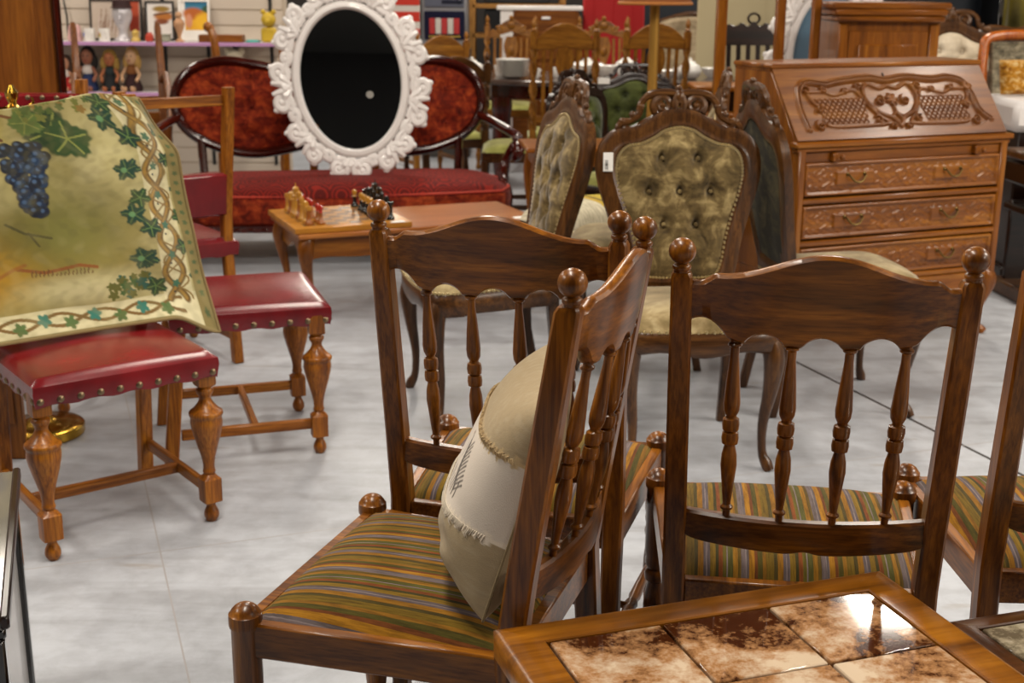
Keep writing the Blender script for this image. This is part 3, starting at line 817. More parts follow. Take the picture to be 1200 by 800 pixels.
PROF = {
 'pawn': [(.016, 0), (.016, .006), (.012, .01), (.008, .018), (.006, .034), (.010, .037), (.006, .04), (.010, .05), (.008, .058), (.001, .061)],
 'rook': [(.018, 0), (.018, .008), (.013, .014), (.010, .03), (.010, .05), (.014, .054), (.014, .068), (.009, .068), (.009, .062), (.001, .062)],
 'bishop': [(.018, 0), (.018, .008), (.012, .014), (.008, .04), (.007, .055), (.012, .059), (.007, .062), (.011, .075), (.007, .088), (.003, .092), (.004, .096), (.001, .1)],
 'knight': [(.018, 0), (.018, .008), (.012, .014), (.010, .03), (.014, .05), (.015, .062), (.011, .078), (.001, .084)],
 'queen': [(.019, 0), (.019, .009), (.013, .016), (.008, .05), (.008, .068), (.013, .072), (.008, .076), (.013, .098), (.009, .098), (.004, .104), (.001, .108)],
 'king': [(.02, 0), (.02, .009), (.014, .016), (.009, .05), (.009, .075), (.014, .08), (.009, .084), (.014, .108), (.006, .114), (.002, .116), (.002, .126), (.001, .128)]}
cm = {'yellow': plain('yellow_boxwood', '#b3802a', rough=.3, coat=.4), 'red': plain('red_lacquer', '#a3210f', rough=.25, coat=.5), 'black': plain('black_chess', '#0d0c0a', rough=.25, coat=.5), 'amber': plain('amber_wood', '#8f5218', rough=.3, coat=.4)}
proto = {}
def chessman(kind, body, head, x, y, label, group, s=1.0):
    k = (kind, body, head)
    if k in proto:
        o = dup(proto[k], label, None, None, group)
    else:
        o = thing('chess_' + kind, label, 'chess piece', (0, 0, 0), 0, group)
        pr = PROF[kind]; cut = max(3, int(len(pr) * .55))
        b = MB(); b.lathe(pr[:cut + 1], 12); b.build('body', cm[body], o)
        b = MB(); b.lathe(pr[cut:], 12); b.build('head', cm[head], o)
        proto[k] = o
    o.location = BT + dx * x + dy * y + Vector((0, 0, .0258)); o.scale = (s * 1.0,) * 2 + (s * 1.12,)
    return o
back = ['rook', 'knight', 'bishop', 'queen', 'king', 'bishop', 'knight', 'rook']
for j in range(8):
    y = (j - 3.5) * sq + rr.uniform(-.008, .008); keep = j not in (2, 5)
    # left army: yellow officers on the outer file, amber/red pawns on the inner file
    chessman(back[j], 'yellow' if j % 3 else 'amber', 'yellow', -3.5 * sq, y, 'honey-coloured wooden %s of the army on the left side of the chess board' % back[j], 'honey-coloured officers on the left')
    if keep: chessman('pawn', 'amber', 'red', -2.5 * sq, y, 'red-headed amber pawn in the row on the left side of the chess board', 'red-headed pawns', 1.15)
    chessman(back[j], 'black', 'black', 3.5 * sq, y, 'black %s of the army on the right side of the chess board' % back[j], 'black officers on the right')
    if j not in (1, 6): chessman('pawn', 'black', 'yellow', 2.5 * sq, y, 'black pawn with yellow head in the row on the right side of the chess board', 'yellow-headed black pawns', 1.15)
b = MB(); b.box((0, 0, .0006), (.06, .03, .0012), .0003); o = b.build('price_card', M_paper); o.location = BT + dx * .19 + dy * -.235 + Vector((0, 0, .0242)); o.rotation_euler[2] = ang
tag(o, 'small white price card on the near right corner of the chess board', 'price card')
b = MB(); b.box((0, 0, .0006), (.07, .04, .0012), .0003); o = b.build('price_card', M_paper); o.location = TT + dx * .47 + dy * -.19 + Vector((0, 0, .3632)); o.rotation_euler[2] = ang
tag(o, 'white price card on the right end of the low table', 'price card')
# ---------------------------------------------------------------- red velvet sofa
sa = .16
sofa = thing('sofa', 'curved red velvet sofa with dark glossy carved frame', 'sofa', (-.93, 6.72, 0), sa)
def fr(x): return -.42 + .10 * (abs(x) / .85) ** 2.2       # serpentine front edge (local -y faces us)
outl = [(x, fr(x) - .02) for x in np.linspace(-.84, .84, 44)] + [(.90, -.2), (.90, .1), (.84, .28)] + [(x, .30) for x in np.linspace(.7, -.7, 14)] + [(-.84, .28), (-.90, .1), (-.90, -.2)]
def ringz(off, z, o=outl):
    cx, cy = 0, -.06; r = []
    for x, y in o:
        d = math.hypot(x - cx, y - cy); r.append((cx + (x - cx) * (1 + off / d), cy + (y - cy) * (1 + off / d), z))
    return r
b = MB(); b.loft([ringz(-.03, .20), ringz(-.005, .22), ringz(0, .30), ringz(-.004, .335), ringz(-.02, .345)], caps=False)
b.build('front_border', M_red, sofa, 60)
m, nt, bb = newmat('red_damask')
v = coords(nt, (1, 1, 1)); vo = N(nt, 'ShaderNodeTexVoronoi'); vo.feature = 'F1'; vo.inputs['Scale'].default_value = 9.5; vo.inputs['Randomness'].default_value = .25
nt.links.new(v, vo.inputs['Vector'])
sn = N(nt, 'ShaderNodeMath', operation='SINE'); mu = N(nt, 'ShaderNodeMath', operation='MULTIPLY'); mu.inputs[1].default_value = 42
nt.links.new(vo.outputs['Distance'], mu.inputs[0]); nt.links.new(mu.outputs[0], sn.inputs[0])
nt.links.new(ramp(nt, sn.outputs[0], [(.25, '#4f0b05'), (.5, '#7d190c')]), bb.inputs['Base Color']); setb(bb, rough=.75, sheen=.03, spec=.15)
M_damask = m
b = MB(); b.polar(outl, lambda x, y, t: (x, y, .335 + .075 * (1 - t ** 3.2) ** .6), 14); b.build('seat_cushion', M_damask, sofa, 60)
b = MB(); b.tube([(x, y, z + .004) for x, y, z in ringz(-.012, .338)], .006, 6, closed=True); b.build('piping', plain('piping_red', '#b0331a', rough=.7), sofa)
b = MB(); b.loft([ringz(-.035, .165), ringz(-.0, .168), ringz(.0, .20), ringz(-.02, .206)], M=None); b.build('seat_rail', mahog['x'], sofa, 60)
b = MB()
for i in range(26):
    x = -.8 + 1.6 * i / 25; b.sphere((x, fr(x) - .022, .18), .016, 6, 4, (1.4, .6, .8))
b.build('carved_edge', mahog['x'], sofa)
for sx in (-1, 1):
    cabriole(.19, sx * .78, -.30, sx, -1, 1.25).build('leg', mahog['z'], sofa)
    b = MB(); b.loft([[(sx * .72 + q[0], y + q[1], z) for q in rrect(.022, .022, .006)] for z, y in ((.001, .34), (.2, .27))]); b.build('leg', mahog['z'], sofa)
# back: two lobes
half = [(0, .91), (.12, .90), (.26, .90), (.42, .93), (.56, .945), (.70, .915), (.79, .84), (.82, .74), (.79, .63), (.70, .545), (.55, .485), (.40, .465), (.25, .485), (.1, .52), (0, .53)]
full = half + [(-x, z) for x, z in half[-2:0:-1]]
bo = catmull(full, 6, closed=True)
def by(z): return .30 + (z - .4) * .20
fn = lambda d: (lambda x, z, t=0: (x, by(z) - d, z))
b = MB(); b.tube([(x, by(z), z) for x, z in bo], .034, 10, closed=True, sq=(1, .8), up=(0, 1, 0)); b.build('back_frame', mahog['x'], sofa)
btn = [(x, z) for x in (-.62, -.42, -.22, .22, .42, .62) for z in ((.80, .62) if abs(abs(x) - .42) > .1 else (.87, .71, .56))]
def bz(x, z, t):
    d = .045 * (1 - t ** 3) 
    for bx, bzz in btn: d -= .028 * math.exp(-((x - bx) ** 2 + (z - bzz) ** 2) / .0018)
    return (x, by(z) - d, z)
b = MB(); b.polar(bo, bz, 22); b.build('back_cushion', M_red, sofa, 0)
b = MB(); b.polar(bo, lambda x, z, t: (x, by(z) + .02, z), 3); b.build('back_panel', M_red, sofa, 0)
for bx, bzz in btn:
    b = MB(); b.sphere((bx, by(bzz) - .024, bzz), .009, 7, 5, (1, .6, 1)); b.build('button', M_red, sofa)
for sx in (-1, 1):
    b = MB(); b.tube([(sx * x, y, z) for x, y, z in ((.66, .26, .2), (.68, .29, .35), (.69, .32, .56))], [.028, .022, .024], 8); b.build('back_support', mahog['z'], sofa)
    k = catmull([(sx * .80, by(.66), .66), (sx * .87, .18, .63), (sx * .95, -.02, .585), (sx * .95, -.13, .56), (sx * .94, -.185, .52), (sx * .93, -.16, .485), (sx * .93, -.12, .50)], 6)
    b = MB(); b.tube(k, list(np.linspace(.022, .03, len(k) - 12)) + list(np.linspace(.03, .016, 12)), 9)
    b.sphere((sx * .945, -.13, .575), .032, 8, 6, (1, 1.2, .9)); b.build('arm', mahog['y'], sofa)
    k = catmull([(sx * .93, -.10, .54), (sx * .90, -.03, .46), (sx * .87, -.07, .38), (sx * .89, -.16, .30), (sx * .88, -.18, .2)], 6)
    b = MB(); b.tube(k, .024, 9); b.sphere((sx * .935, -.12, .53), .03, 8, 6); b.build('arm_post', mahog['z'], sofa)

# ---------------------------------------------------------------- white ornate mirror
def ornate_mirror(label, loc, rz, lean, roll, a=.275, bb_=.355, wid=.135, glass=M_mirror, units=18, reflection_spot=True):
    t = thing('ornate_mirror', label, 'mirror', loc, rz)
    M = rotx(-lean)
    def el(th, off, d=0.0): return ((a + off) * math.sin(th + roll) * 1.0, d, (bb_ + off) * math.cos(th + roll))
    ROT = roty(0)
    cz = bb_ + wid * 1.03
    MM = M @ T(0, 0, cz) @ roty(-roll)
    E2 = lambda th, off, d=0.0: ((a + off) * math.sin(th), d, (bb_ + off) * math.cos(th))
    b = MB(); b.polar([(a * 1.01 * math.sin(q), bb_ * 1.01 * math.cos(q)) for q in np.linspace(0, 2 * PI, 64, endpoint=False)], lambda x, z, t_: (x, 0, z), 2, MM); g = b.build('glass', glass, t, 0)
    b = MB(); b.polar([((a + .04) * math.sin(q), (bb_ + .04) * math.cos(q)) for q in np.linspace(0, 2 * PI, 64, endpoint=False)], lambda x, z, t_: (x, .016, z), 2, MM); b.build('backing', M_blackmetal, t, 0)
    prof = [(-.006, -.024), (.014, -.026), (.024, -.014), (.024, .012), (-.018, .012), (-.02, -.006), (-.012, -.014)]
    b = MB(); b.tube([E2(q, .018) for q in np.linspace(0, 2 * PI, 90, endpoint=False)], 1.0, closed=True, up=(0, 1, 0), prof=[(q[1], -q[0]) for q in prof], M=MM)
    b.build('inner_frame', M_white, t)
    b = MB()
    for q in np.linspace(0, 2 * PI, 110, endpoint=False): b.sphere(E2(q, .012, -.024), .0048, 5, 4, M=MM)
    b.build('bead_ring', M_white, t)
    # carved surround of scrolls and leaves
    for k in range(units):
        q = 2 * PI * k / units; b = MB()
        def fr_(x, y, d=0.0, q=q):     # x along the ellipse, y outward
            e0 = Vector(E2(q + x / (.5 * (a + bb_) + y + .02), .02 + y, -.012 + d)); return e0
        sg = 1 if k % 2 else -1
        ol = [fr_(sg * x, y) for x, y in spiral((.0, .078), .046, .010, -PI / 2 - .4, 1.45, 30)]
        b.tube(ol, list(np.linspace(.015, .021, 16)) + list(np.linspace(.021, .013, 15)), 7, M=MM); b.sphere(tuple(ol[-1]), .022, 7, 5, M=MM)
        ol = [fr_(sg * x, y) for x, y in spiral((-.058, .05), .028, .007, PI * .1, -1.2, 20)]
        b.tube(ol, list(np.linspace(.014, .017, 11)) + list(np.linspace(.016, .011, 10)), 7, M=MM)
        for aa_, L in ((-.55, .075), (0, .098), (.5, .08)):
            p0 = (sg * .052, .022); p1 = (sg * .052 + math.sin(aa_) * L * .55, .022 + math.cos(aa_) * L * .55); p2 = (sg * .052 + math.sin(aa_ * 1.3) * L, .022 + math.cos(aa_ * 1.3) * L)
            b.tube([fr_(*p0), fr_(p1[0], p1[1], -.008), fr_(*p2)], [.011, .020, .011], 7, M=MM)
        b.sphere(tuple(fr_(-sg * .02, .118)), .016, 7, 5, (1.2, .8, 1), M=MM)
        b.tube([fr_(x, .040 + .006 * math.sin(x * 90)) for x in np.linspace(-.07, .07, 9)], .017, 6, M=MM)
        b.build('scroll', M_white, t)
    if reflection_spot:
        b = MB(); b.lathe([(.0005, 0), (.019, 0), (.019, .0012), (.0005, .0012)], 20, MM @ T(.085, -.001, -.085) @ rotx(PI / 2)); b.build('painted_reflection', plain('grey_reflection', '#8c8a84', rough=.6), t)  # grey disc on the glass, a lamp's reflection put in as colour
    return t
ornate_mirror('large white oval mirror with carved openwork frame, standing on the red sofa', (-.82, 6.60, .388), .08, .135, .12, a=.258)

# ---------------------------------------------------------------- velvet parlour chairs
def parlour_chair(name, label, loc, rz, vel=M_velvet, seatv=M_velvet_seat, W=walnut, studs=True, group=None, Ms=M_stud):
    t = thing(name, label, 'chair', loc, rz, group)
    hw = [(0, .245), (.09, .243), (.17, .232), (.222, .205), (.238, .15), (.225, .02), (.205, -.10), (.185, -.20), (.10, -.215), (0, -.218)]
    so = catmull(hw + [(-x, y) for x, y in hw[-2:0:-1]], 4, closed=True)
    def rg(k, z, wave=0): return [(x * k, y * k, z + wave * math.cos(x * 26) * (1 if y > .1 else 0)) for x, y in so]
    b = MB(); b.loft([rg(.90, .365), rg(.97, .362, -.008), rg(1.0, .372, -.006), rg(1.0, .425), rg(.96, .432)]); b.build('seat_rail', W['x'], t, 60)
    b = MB(); b.polar(so, lambda x, y, q: (x * .99, y * .99, .425 + .062 * (1 - q ** 3.5) ** .55), 12); b.build('seat', seatv, t, 0)
    if studs:
        b = MB()
        for i in range(len(so)):
            x0, y0 = so[i]; x1, y1 = so[(i + 1) % len(so)]
            kk = max(1, int(math.hypot(x1 - x0, y1 - y0) / .0115))
            for j in range(kk): b.sphere((x0 + (x1 - x0) * j / kk, y0 + (y1 - y0) * j / kk, .432), .0052, 6, 4)
        b.build('stud_trim', Ms, t)
    for sx in (-1, 1):
        cabriole(.40, sx * .195, .19, sx, 1, 1.0).build('front_leg', W['z'], t)
        b = MB(); b.loft([[(sx * x + q[0], y + q[1], z) for q in rrect(w, w, .005)] for z, x, y, w in ((.002, .165, -.245, .014), (.2, .165, -.205, .016), (.40, .16, -.19, .020))]); b.build('rear_leg', W['z'], t)
    yb = lambda z: -.195 - (z - .42) * .20
    for sx in (-1, 1):
        b = MB(); b.loft([[(sx * x + q[0], yb(z) + q[1], z) for q in rrect(.021, .017, .005)] for z, x in ((.39, .155), (.46, .140), (.53, .128))]); b.build('back_stile', W['z'], t)
    h = [(0, .462), (.07, .462), (.125, .472), (.150, .52), (.166, .60), (.188, .68), (.214, .76), (.226, .825), (.217, .88), (.185, .912), (.135, .922), (.09, .942), (.05, .966), (0, .976)]
    o1 = catmull(h + [(-x, z) for x, z in h[-2:0:-1]], 5, closed=True)
    b = MB(); b.tube([(x, yb(z), z) for x, z in o1], 1, closed=True, up=(0, 1, 0), prof=[(.020, .030), (.024, .018), (.018, .004), (.021, -.012), (.014, -.028), (-.012, -.030), (-.018, -.012), (-.018, .014), (-.012, .030)]); b.build('back_frame', W['z'], t)
    # carved crest
    b = MB(); q = lambda x, z, d=0: (x, yb(z) + d, z)
    for sx in (-1, 1):
        b.tube([q(sx * x, z, .006) for x, z in spiral((.050, 1.012), .032, .008, -PI * .25, 1.35, 26)], list(np.linspace(.012, .008, 27)), 7)
        b.sphere(q(sx * .052, 1.012, .008), .011, 7, 5)
        b.tube([q(sx * x, z, .006) for x, z in catmull([(.0, 1.045), (.035, 1.05), (.085, 1.045), (.115, 1.02), (.125, .985), (.155, .962), (.19, .945)], 5)], [.013] * 12 + [.011] * 10 + list(np.linspace(.011, .006, 9)), 7)
        b.tube([q(sx * x, z, .006) for x, z in spiral((.165, .935), .030, .007, PI * .6, -1.2, 20)], list(np.linspace(.011, .007, 21)), 7)
        b.tube([q(sx * x, z, .006) for x, z in catmull([(.02, .985), (.06, .975), (.10, .965), (.13, .945)], 5)], .010, 7)
        for x, z in ((.118, 1.01), (.142, .985), (.175, .965), (.09, 1.045)): b.sphere(q(sx * x, z, .008), .013, 7, 5, (1, .8, .8))
        b.tube([q(sx * .012, .99, .01), q(sx * .014, 1.02, .016), q(sx * .006, 1.06, .012)], [.008, .012, .005], 6)
    b.sphere(q(0, 1.035, .012), .022, 8, 6, (.9, .7, 1.1)); b.sphere(q(0, 1.062, .006), .012, 7, 5)
    b.build('carved_crest', W['x'], t)
    o2 = [(x * .875, .722 + (z - .722) * .90) for x, z in o1]
    btn = [(-.055, .855), (.055, .855), (-.095, .755), (0, .755), (.095, .755), (-.05, .655), (.05, .655)]
    def pz(x, z, q_):
        d = .034 * (1 - q_ ** 4) ** .7 + .012
        for bx, bz_ in btn: d -= .026 * math.exp(-((x - bx) ** 2 + (z - bz_) ** 2) / .0005)
        for bx, bz_ in btn:
            for ex, ez in ((bx + .05, bz_ - .1), (bx - .05, bz_ - .1), (bx, bz_ + .1)):
                vx, vz = ex - bx, ez - bz_; L2 = vx * vx + vz * vz; tt_ = max(0, min(1, ((x - bx) * vx + (z - bz_) * vz) / L2))
                dd = (x - bx - tt_ * vx) ** 2 + (z - bz_ - tt_ * vz) ** 2; d -= .007 * math.exp(-dd / .00006) * (1 - tt_)
        return (x, yb(z) + max(d, .004), z)
    b = MB(); b.polar(o2, pz, 40); b.build('back_cushion', vel, t, 0)
    b = MB(); b.polar(o2, lambda x, z, q_: (x, yb(z) - .014 - .008 * (1 - q_ ** 2), z), 4); b.build('outside_back', M_velvet_shaded if vel is M_velvet else vel, t, 0)
    for bx, bz_ in btn:
        b = MB(); b.sphere((bx, yb(bz_) + .026, bz_), .0075, 7, 5, (1, .6, 1)); b.build('button', vel, t)
    if studs:
        b = MB()
        for i in range(len(o2)):
            x0, y0 = o2[i]; x1, y1 = o2[(i + 1) % len(o2)]; kk = max(1, int(round(math.hypot(x1 - x0, y1 - y0) / .0105)))
            for j in range(kk):
                x, z = x0 + (x1 - x0) * j / kk, y0 + (y1 - y0) * j / kk; b.sphere((x * .985, yb(z) + .021, .722 + (z - .722) * .985), .0056, 6, 4)
        b.build('back_stud_trim', Ms, t)
    return t
VG = 'olive velvet carved chairs'
def vpose(front, fdir): return face(front, fdir, .205)
p_, a_ = vpose((.536, 3.50), (.06, -1))
v2 = parlour_chair('parlour_chair', 'olive velvet button-back chair facing us, in the middle', p_, a_, group=VG)
for i, (f_, d_, lb) in enumerate((((-.298, 4.09), (-.96, -.28), 'olive velvet button-back chair facing left, between the low table and the chair facing us'),
        ((1.273, 4.215), (.99, .12), 'olive velvet carved chair seen from behind, in front of the writing desk'),
        ((.24, 4.72), (-.99, .08), 'olive velvet carved chair whose dark crest peeks out behind the middle one'))):
    p_, a_ = vpose(f_, d_); dup(v2, lb, p_, a_)
b = MB(); yb = lambda z: -.195 - (z - .42) * .20
b.box((.221, yb(.845) + .0315, .845), (.030, .0015, .058), .0004); st = b.build('price_sticker', M_paper, v2)
b = MB()
for i in range(9): b.box((.226, yb(.825 + i * .004) + .0328, .825 + i * .004), (.010, .0008, .0016 if i % 3 else .0024), .0002)
b.build('barcode', M_ink, st)

v2.scale = (1, 1, .985)
# striped footstool behind
t = thing('striped_stool', 'low stool with white, grey and yellow striped seat, glimpsed between two velvet chairs', 'stool', (.335, 5.38, 0), .5)
b = MB(); n = 24; uu, vv = np.meshgrid(np.linspace(-1, 1, n), np.linspace(-1, 1, n), indexing='ij')
b.grid(np.stack([uu * .25, vv * .2, .39 + .10 * ((1 - uu ** 4) * (1 - vv ** 4)) ** .5], -1))
b.build('seat', stripes_mat('striped_cream', 0, .5, [(0, '#d8cfb4'), (.3, '#c9a93a'), (.36, '#6b5a34'), (.40, '#c9b03f'), (.62, '#8a7a4a'), (.66, '#b0a070'), (.7, '#6f5f3a'), (.74, '#d9d0b8')]), t, 60)
b = MB(); b.box((0, 0, .36), (.49, .39, .07), .01); b.build('frame', walnut['x'], t)
for sx in (-1, 1):
    for sy in (-1, 1): cabriole(.35, sx * .21, sy * .16, sx, sy, .9).build('leg', walnut['z'], t)

# ---------------------------------------------------------------- writing desk
da = .40
dk = thing('writing_desk', 'slant-front writing desk of golden brown wood with carved lid and three drawers', 'desk', (0, 0, 0), da)
dR = Vector((math.cos(da), math.sin(da), 0)); dD = Vector((-math.sin(da), math.cos(da), 0))
rf = Vector((1.932, 5.078, 0)); DW, DD = .98, .45
dk.location = rf - dR * DW / 2 + dD * DD / 2
fy = -DD / 2
# sides with slanted profile
sp = [(fy + .02, .225), (DD / 2, .225), (DD / 2, 1.058), (fy + .215, 1.058), (fy + .02, .80)]
for sx in (-1, 1):
    b = MB(); b.prism(sp, lambda y, z, d, sx=sx: (sx * (DW / 2 - .02) + d, y, z), -.018, .018, .003); sd = b.build('side', cherry['z'], dk)
    b = MB(); b.prism([(fy + .10, .30), (DD / 2 - .06, .30), (DD / 2 - .06, .98), (fy + .25, .98), (fy + .10, .79)], lambda y, z, d, sx=sx: (sx * (DW / 2 - .002) + d, y, z), -.004, .004, .003); b.build('side_panel', cherry['z'], sd)
b = MB(); b.box((0, DD / 2 - .01, .62), (DW - .05, .015, .80), .002); b.build('back_board', cherry['z'], dk)
b = MB(); b.box((0, .1015, 1.064), (DW + .012, .257, .018), .006); b.box((0, .1045, 1.051), (DW + .002, .243, .012), .004); b.build('top', cherry['x'], dk)
b = MB(); b.box((0, .01, .24), (DW - .06, DD - .06, .02), .002); b.box((0, .01, .78), (DW - .06, DD - .08, .02), .002); b.build('carcass_shelf', cherry['x'], dk)
b = MB(); b.box((0, fy + .012, .795), (DW + .03, .05, .022), .006); b.box((0, fy + .018, .776), (DW + .01, .04, .016), .005); b.build('waist_moulding', cherry['x'], dk)
# carved lid (relief on a slanted board)
LH = math.hypot(.195, .25); la = math.atan2(.25, .195)
nx, ny = 640, 210
U, V = np.meshgrid(np.linspace(-.485, .485, nx), np.linspace(0, LH, ny), indexing='ij')
def dist(pts):
    d = np.full(U.shape, 9.0)
    for (x0, y0), (x1, y1) in zip(pts[:-1], pts[1:]):
        ex, ey = x1 - x0, y1 - y0; L2 = ex * ex + ey * ey + 1e-12; tt_ = np.clip(((U - x0) * ex + (V - y0) * ey) / L2, 0, 1)
        d = np.minimum(d, np.hypot(U - x0 - tt_ * ex, V - y0 - tt_ * ey))
    return d
Hf = np.zeros(U.shape)
def ridge(pts, w, h):
    global Hf
    k_ = np.clip(1 - (dist(pts) / w) ** 2, 0, 1); Hf = np.where(k_ > 0, np.maximum(Hf, Hf * (1 - k_) + h * k_), Hf)
def groove(pts, w, h):
    global Hf
    Hf = Hf - h * np.clip(1 - (dist(pts) / w) ** 2, 0, 1)
# sunken field inside a serpentine top moulding
arch = catmull([(-.42, .045), (-.425, .13), (-.405, .215), (-.36, .248), (-.28, .238), (-.22, .248), (-.08, .262), (.0, .250), (.10, .262), (.22, .250), (.30, .256), (.36, .238), (.385, .18), (.395, .10), (.43, .062)], 8)
low = [(-.42, .045), (-.36, .028), (0, .03), (.36, .032), (.43, .062)]
ins = np.zeros(U.shape, bool)
poly = arch + low[::-1]
px_, py_ = [q[0] for q in poly], [q[1] for q in poly]
for i in range(len(poly)):
    j = i - 1
    c_ = ((np.array(py_[i]) > V) != (py_[j] > V)) & (U < (px_[j] - px_[i]) * (V - py_[i]) / (py_[j] - py_[i] + 1e-12) + px_[i])
    ins ^= c_
Hf = np.where(ins, -.007, 0.0)
ridge(arch, .016, .013); groove(arch, .005, .012)
def mir(pts): return [(-x, y) for x, y in pts]
cart = catmull([(-.115, .215), (-.09, .235), (-.04, .215), (0, .225), (.04, .215), (.09, .235), (.115, .215), (.12, .165), (.08, .11), (.03, .085), (0, .05), (-.03, .085), (-.08, .11), (-.12, .165), (-.115, .215)], 6)
ridge(cart, .009, .008); groove(cart, .003, .006)
panelL = catmull([(-.375, .205), (-.30, .205), (-.25, .19), (-.16, .21), (-.13, .16), (-.09, .10), (-.055, .062), (-.15, .055), (-.30, .055), (-.335, .075), (-.325, .12), (-.36, .16), (-.375, .205)], 6)
for pl in (panelL, mir(panelL)): ridge(pl, .007, .006); groove(pl, .0028, .005)
for s in (-1, 1):
    fld = (np.abs(U - s * .235) < .105 + (V - .12) * .12) & (V > .068) & (V < .178)
    lat = np.minimum(np.abs(((U + V * .85) / .0235) % 1 - .5), np.abs(((U - V * .85) / .0235) % 1 - .5)) * .0235
    Hf = np.where(fld, -.011 + .008 * np.clip(lat / .0038, 0, 1), Hf)
    for cx, cy, r0, tn, a0 in ((.375, .21, .022, 1.1, 0), (.36, .06, .022, -1.1, 1), (.345, .13, .016, 1.1, 2), (.14, .22, .016, -1.1, 3), (.095, .075, .018, 1.1, 1), (.20, .205, .012, 1.1, 0), (.06, .16, .022, 1.2, 2), (.035, .045, .014, 1, 0), (.30, .215, .014, 1.1, 3)):
        ridge([(s * x, y) for x, y in spiral((cx, cy), r0, .003, a0, tn, 14)], .006, .009)
for k in range(7):
    a = 2 * PI * k / 7; ridge([(0, .165), (.022 * math.cos(a), .165 + .022 * math.sin(a))], .009, .006)
k_ = np.clip(1 - (np.hypot(U, V - .165) / .012) ** 2, 0, 1); Hf = np.where(k_ > 0, np.maximum(Hf, .009 * k_), Hf)
ridge([(0, .14), (0, .10), (.02, .07), (0, .045)], .008, .005); ridge([(0, .11), (-.03, .085)], .006, .004); ridge([(0, .11), (.03, .085)], .006, .004)
yl = fy + .018 + V * math.cos(la); zl = .806 + V * math.sin(la)
ny_, nz_ = -math.sin(la), math.cos(la)
b = MB(); P = np.stack([U, yl + ny_ * (Hf + .008), zl + nz_ * (Hf + .008)], -1); b.grid(P)
Pb = np.stack([U, yl - ny_ * .012, zl - nz_ * .012], -1); b.grid(Pb[::-1])
for e in (0, -1):
    b.grid(np.stack([P[e], Pb[e]], 0)); b.grid(np.stack([P[:, e], Pb[:, e]], 0))
lid = b.build('carved_lid', wood('lid_cherry', '#4d260a', '#784616', '#8f5d24', 'x', .36, .3, .8, .3), dk, 0)
b = MB(); kx = .0; kv = .272; b.box((kx, 0, 0), (.006, .004, .018), .001, T(0, fy + .018 + kv * math.cos(la) + ny_ * .010, .806 + kv * math.sin(la) + nz_ * .010) @ rotx(la - PI / 2)); b.build('keyhole', M_ink, lid)
# three drawers with low relief carving
nx, ny = 200, 36
def drawer(zc, hgt):
    Ux, Vx = np.meshgrid(np.linspace(-.455, .455, nx), np.linspace(-hgt / 2, hgt / 2, ny), indexing='ij')
    edge = np.minimum(.455 - np.abs(Ux), hgt / 2 - np.abs(Vx))
    H = np.where(edge < .014, .013, .002) * sstep(0, .004, edge)
    pl = (np.abs(np.abs(Ux) - .225) < .085) & (np.abs(Vx) < .026); H = np.where(pl, .011, H)
    car = (~pl) & (edge > .018)
    H = H + np.where(car, .0045 * np.abs(np.sin(Ux * 95 + 1.3 * np.sin(Vx * 160)) * np.cos(Vx * 110 + np.sin(Ux * 60))), 0)
    for cx in (0, ):
        r_ = np.hypot(Ux - cx, Vx); H = np.maximum(H, np.where(r_ < .03, .004 + .004 * np.cos(r_ * 300), 0))
    b = MB(); y0 = fy + .012
    Pp = np.stack([Ux, y0 - H, zc + Vx], -1); b.grid(Pp)
    Pq = np.stack([Ux, np.full_like(Ux, y0 + .012), zc + Vx], -1); b.grid(Pq[::-1])
    for e in (0, -1): b.grid(np.stack([Pp[e], Pq[e]], 0)); b.grid(np.stack([Pp[:, e], Pq[:, e]], 0))
    dr = b.build('drawer', cherry['x'], dk, 0)
    for sx in (-1, 1):
        b = MB(); x0 = sx * .225
        b.tube([(x0 - .038, y0 - .012, zc + .014), (x0 - .036, y0 - .024, zc + .010), (x0 - .018, y0 - .030, zc - .010), (x0, y0 - .031, zc - .015), (x0 + .018, y0 - .030, zc - .010), (x0 + .036, y0 - .024, zc + .010), (x0 + .038, y0 - .012, zc + .014)], .0038, 7)
        for q in (-1, 1): b.sphere((x0 + q * .038, y0 - .010, zc + .014), .008, 8, 5, (1, .7, 1))
        b.build('handle', M_antique, dr)
drawer(.667, .125); drawer(.508, .125); drawer(.350, .125)
b = MB()
for z in (.587, .429, .275): b.box((0, fy + .012, z), (DW - .01, .03, .022), .005)
b.box((0, fy + .02, .748), (DW - .05, .02, .036), .002)
b.build('drawer_rail', cherry['x'], dk)
for sx in (-1, 1):
    b = MB(); b.box((sx * (DW / 2 - .02), fy + .012, .50), (.032, .036, .56), .007); b.build('corner_stile', cherry['z'], dk)
    b = MB(); b.box((sx * .33, fy + .003, .748), (.022, .028, .032), .003); b.sphere((sx * .33 + .02, fy - .022, .748), .011); b.build('lid_support', cherry['y'], dk)
b = MB(); b.prism([(-.47, .262), (.47, .262)] + [(x, .195 + .05 * math.cos(x / .47 * PI) ** 2 - .01) for x in np.linspace(.47, -.47, 50)][::1], lambda x, z, d: (x, fy + .012 + d, z), -.012, .012, .003); b.build('apron', cherry['x'], dk)
for sx in (-1, 1):
    for sy in (-1, 1): cabriole(.26, sx * (DW / 2 - .035), sy * (DD / 2 - .035), sx, sy, 1.25).build('leg', cherry['z'], dk)
